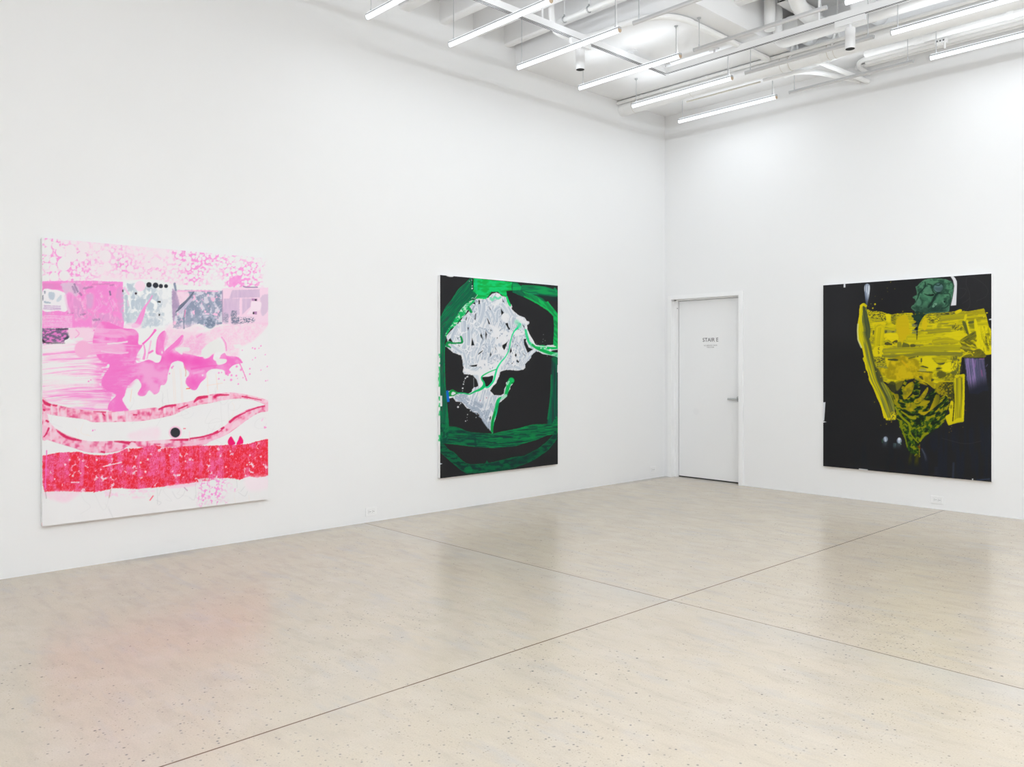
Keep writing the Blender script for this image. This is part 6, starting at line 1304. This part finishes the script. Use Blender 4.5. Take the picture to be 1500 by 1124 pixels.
    c.stroke(L((1180, 518), (1255, 515)), .6, (160, 90, 160), alpha=.8); c.stroke(L((1110, 540), (1105, 650)), .6, (150, 100, 165), alpha=.8); c.stroke(L((1210, 700), (1225, 800)), .5, (160, 80, 140), alpha=.8); c.stroke(L((1290, 640), (1310, 610)), .6, (90, 86, 116), alpha=.8)
    # pale eye dabs low on the canvas
    for x, y, r in ((281, 252, 3.2), (432, 268, 3.4)):
        c.stroke(O((x + 2, y + 10), (x - 6, y + 60), (x - 10, y + 110)), [3.4, 3.6, 4.0], (86, 104, 116), (50, 58, 64), .8, 3, soft=1.5, fade=(0, 14)); c.dot(pt(O, x, y), r, (150, 164, 184), .95, 1.0, ry=r * 1.2); c.stroke(O((x - 5, y - 15), (x + 2, y + 22)), .8, (206, 214, 226), alpha=.9, soft=.7)
    c.stroke(O((385, 300), (380, 370)), 2.8, (92, 116, 120), (50, 62, 66), .8, 3, soft=1.3, fade=(0, 8)); c.dot(pt(O, 432, 250), 2.0, (222, 228, 234), .9, .8); c.stroke(O((248, 250), (246, 290)), .7, (60, 96, 76), alpha=.8, soft=.8); c.stroke(O((440, 285), (450, 310)), .7, (120, 150, 130), alpha=.8)
    return c
# ------------------------------------------------------------------ stretch the pictures and hang them
def paint_material(name, rough, spec):
    m = bpy.data.materials.new(name); m.use_nodes = True
    nt = m.node_tree; b = nt.nodes['Principled BSDF']
    at = nt.nodes.new('ShaderNodeAttribute'); at.attribute_name = 'paint'
    nt.links.new(at.outputs['Color'], b.inputs['Base Color'])
    b.inputs['Roughness'].default_value = rough; b.inputs['Specular IOR Level'].default_value = spec
    tc = nt.nodes.new('ShaderNodeTexCoord'); nz = nt.nodes.new('ShaderNodeTexNoise'); nz.inputs['Scale'].default_value = 90; nz.inputs['Detail'].default_value = 4
    nt.links.new(tc.outputs['Object'], nz.inputs['Vector'])
    bp = nt.nodes.new('ShaderNodeBump'); bp.inputs['Strength'].default_value = 0.12; bp.inputs['Distance'].default_value = 0.002
    nt.links.new(nz.outputs['Fac'], bp.inputs['Height']); nt.links.new(bp.outputs['Normal'], b.inputs['Normal'])
    return m

def grid_mesh(name, P, colour, mat, parent, gain=1.12):
    """P: (ny+1, nx+1, 3) points, colour: same shape in display values"""
    ny, nx = P.shape[0] - 1, P.shape[1] - 1
    me = bpy.data.meshes.new(name)
    idx = np.arange((ny + 1) * (nx + 1)).reshape(ny + 1, nx + 1)
    q = np.stack([idx[1:, :-1], idx[1:, 1:], idx[:-1, 1:], idx[:-1, :-1]], -1).reshape(-1, 4)
    me.vertices.add(P.shape[0] * P.shape[1]); me.vertices.foreach_set('co', P.reshape(-1).astype(np.float32))
    me.loops.add(q.size); me.loops.foreach_set('vertex_index', q.reshape(-1).astype(np.int32))
    me.polygons.add(len(q)); me.polygons.foreach_set('loop_start', np.arange(0, q.size, 4, dtype=np.int32)); me.polygons.foreach_set('loop_total', np.full(len(q), 4, np.int32))
    me.update(calc_edges=True)
    c = np.clip(colour, 0, 255) / 255.0
    lin = np.where(c <= 0.04045, c / 12.92, ((c + 0.055) / 1.055) ** 2.4) * gain
    rgba = np.concatenate([np.clip(lin * 0.97 - 0.0035, 0.003, 0.93), np.ones(lin.shape[:2] + (1,))], -1)
    a = me.attributes.new('paint', 'FLOAT_COLOR', 'POINT'); a.data.foreach_set('color', rgba.reshape(-1).astype(np.float32))
    me.materials.append(mat)
    o = bpy.data.objects.new(name, me); COL.objects.link(o); o.parent = parent
    return o

def hang(cv, loc, rz, W, H, label, mat, side=None, depth=0.034, gain=1.12):
    """picture centred at loc on the wall, facing local -y"""
    t = thing('painting', loc, label, 'painting', None, rz)
    u, v = np.meshgrid(np.linspace(-W / 2, W / 2, cv.nx + 1), np.linspace(H / 2, -H / 2, cv.ny + 1))
    grid_mesh('canvas', np.stack([u, np.full(u.shape, -depth), v], -1), cv.img, mat, t, gain)
    n = 190
    def strip(x, right):
        s = np.linspace(0, 1, 7); r = np.linspace(H / 2, -H / 2, n + 1)
        a, b = np.meshgrid(s, r)
        y = -depth * a if not right else -depth * (1 - a)
        col = np.empty(a.shape + (3,)); col[:] = (231, 231, 231)
        if side: side(col, a, (H / 2 - b) / H, right)
        return np.stack([np.full(a.shape, x), y, b], -1), col
    for x, right in ((-W / 2, False), (W / 2, True)):
        P, col = strip(x, right)
        grid_mesh('canvas_edge', P, col, M['edgepaint'], t)
    for z, cc in ((H / 2, (234, 234, 234)), (-H / 2, (206, 190, 176))):
        P = np.array([[[-W / 2, 0 if z > 0 else -depth, z], [W / 2, 0 if z > 0 else -depth, z]], [[-W / 2, -depth if z > 0 else 0, z], [W / 2, -depth if z > 0 else 0, z]]], float)
        grid_mesh('canvas_edge', P, np.full((2, 2, 3), cc, float), M['edgepaint'], t)
    bm = bmesh.new()
    for a, b_ in (((-W / 2 + .01, -depth + .006, -H / 2 + .01), (W / 2 - .01, -0.002, -H / 2 + .05)), ((-W / 2 + .01, -depth + .006, H / 2 - .05), (W / 2 - .01, -0.002, H / 2 - .01)), ((-W / 2 + .01, -depth + .006, -H / 2 + .05), (-W / 2 + .05, -0.002, H / 2 - .05)), ((W / 2 - .05, -depth + .006, -H / 2 + .05), (W / 2 - .01, -0.002, H / 2 - .05))):
        box(bm, a, b_)
    link('stretcher_bars', bm, M['wood'], t)
    return t
M['edgepaint'] = paint_material('canvas_edge_paint', 0.7, 0.25)
M['acrylic_pale'] = paint_material('acrylic_pale', 0.6, 0.3)
M['acrylic_dark'] = paint_material('acrylic_dark', 0.55, 0.14)

def green_side(col, a, t, right):
    if right: return
    g = (t > .08) & (t < .9)
    n = hash2(np.floor(t * 95), np.zeros_like(t), 7)
    # dribbles of green that ran round the edge, thicker toward the middle of its height
    lvl = np.interp(t, [.1, .2, .36, .42, .55, .58, .60, .66, .76, .88, .9], [.04, .06, .2, .75, .9, .05, .5, .65, .25, .4, 0])
    k = (n < lvl) & g & (a > .15 + .5 * hash2(np.floor(t * 95), np.ones_like(t), 9))
    f = vn(t * 60, a * 4, 3)
    col[k] = np.array((120, 224, 170)) * (1 - f[k][:, None]) + np.array((30, 180, 100)) * f[k][:, None]
    w = (t > .555) & (t < .60); col[w] = (231, 231, 231)
def pink_side(col, a, t, right):
    if not right: col[(t > .985) & (a > .5)] = (240, 200, 205)
hang(paint_pink(), (0.002, -6.0775, 1.2695), PI / 2, 1.607, 1.908, 'large pink and white abstract canvas with a red band and a black dot', M['acrylic_pale'], pink_side)
hang(paint_green(), (0.002, -2.7435, 1.2660), PI / 2, 1.595, 1.903, 'black abstract canvas with green bands and a white tangled figure', M['acrylic_dark'], green_side, gain=1.03)
hang(paint_yellow(), (2.848, -0.002, 1.2600), 0.0, 1.596, 1.894, 'black abstract canvas with a yellow torso-like shape and dark green head', M['acrylic_dark'], gain=0.98)
# ------------------------------------------------------------------ world, camera, view
w_ = bpy.data.worlds.new('World'); SC.world = w_; w_.use_nodes = True
bg = w_.node_tree.nodes['Background']; bg.inputs[0].default_value = (1, 1, 1, 1); bg.inputs[1].default_value = 0.3
cd = bpy.data.cameras.new('camera'); cam = bpy.data.objects.new('camera', cd); COL.objects.link(cam)
cam.location = (6.171, -8.402, 1.40)
cam.rotation_euler = (PI / 2, 0, math.radians(46.6855))
cd.sensor_width = 36.0; cd.sensor_fit = 'HORIZONTAL'; cd.lens = 29.322
cd.shift_y = -(562.0 - 530.9975) / 1500.0
cd.clip_start = 0.05
SC.camera = cam
SC.view_settings.view_transform = 'Standard'
SC.view_settings.look = 'None'
SC.view_settings.exposure = 0.15
SC.cycles.max_bounces = 8
SC.cycles.diffuse_bounces = 6
SC.cycles.use_denoising = True
SC.cycles.sample_clamp_indirect = 8.0
SC.cycles.caustics_reflective = False
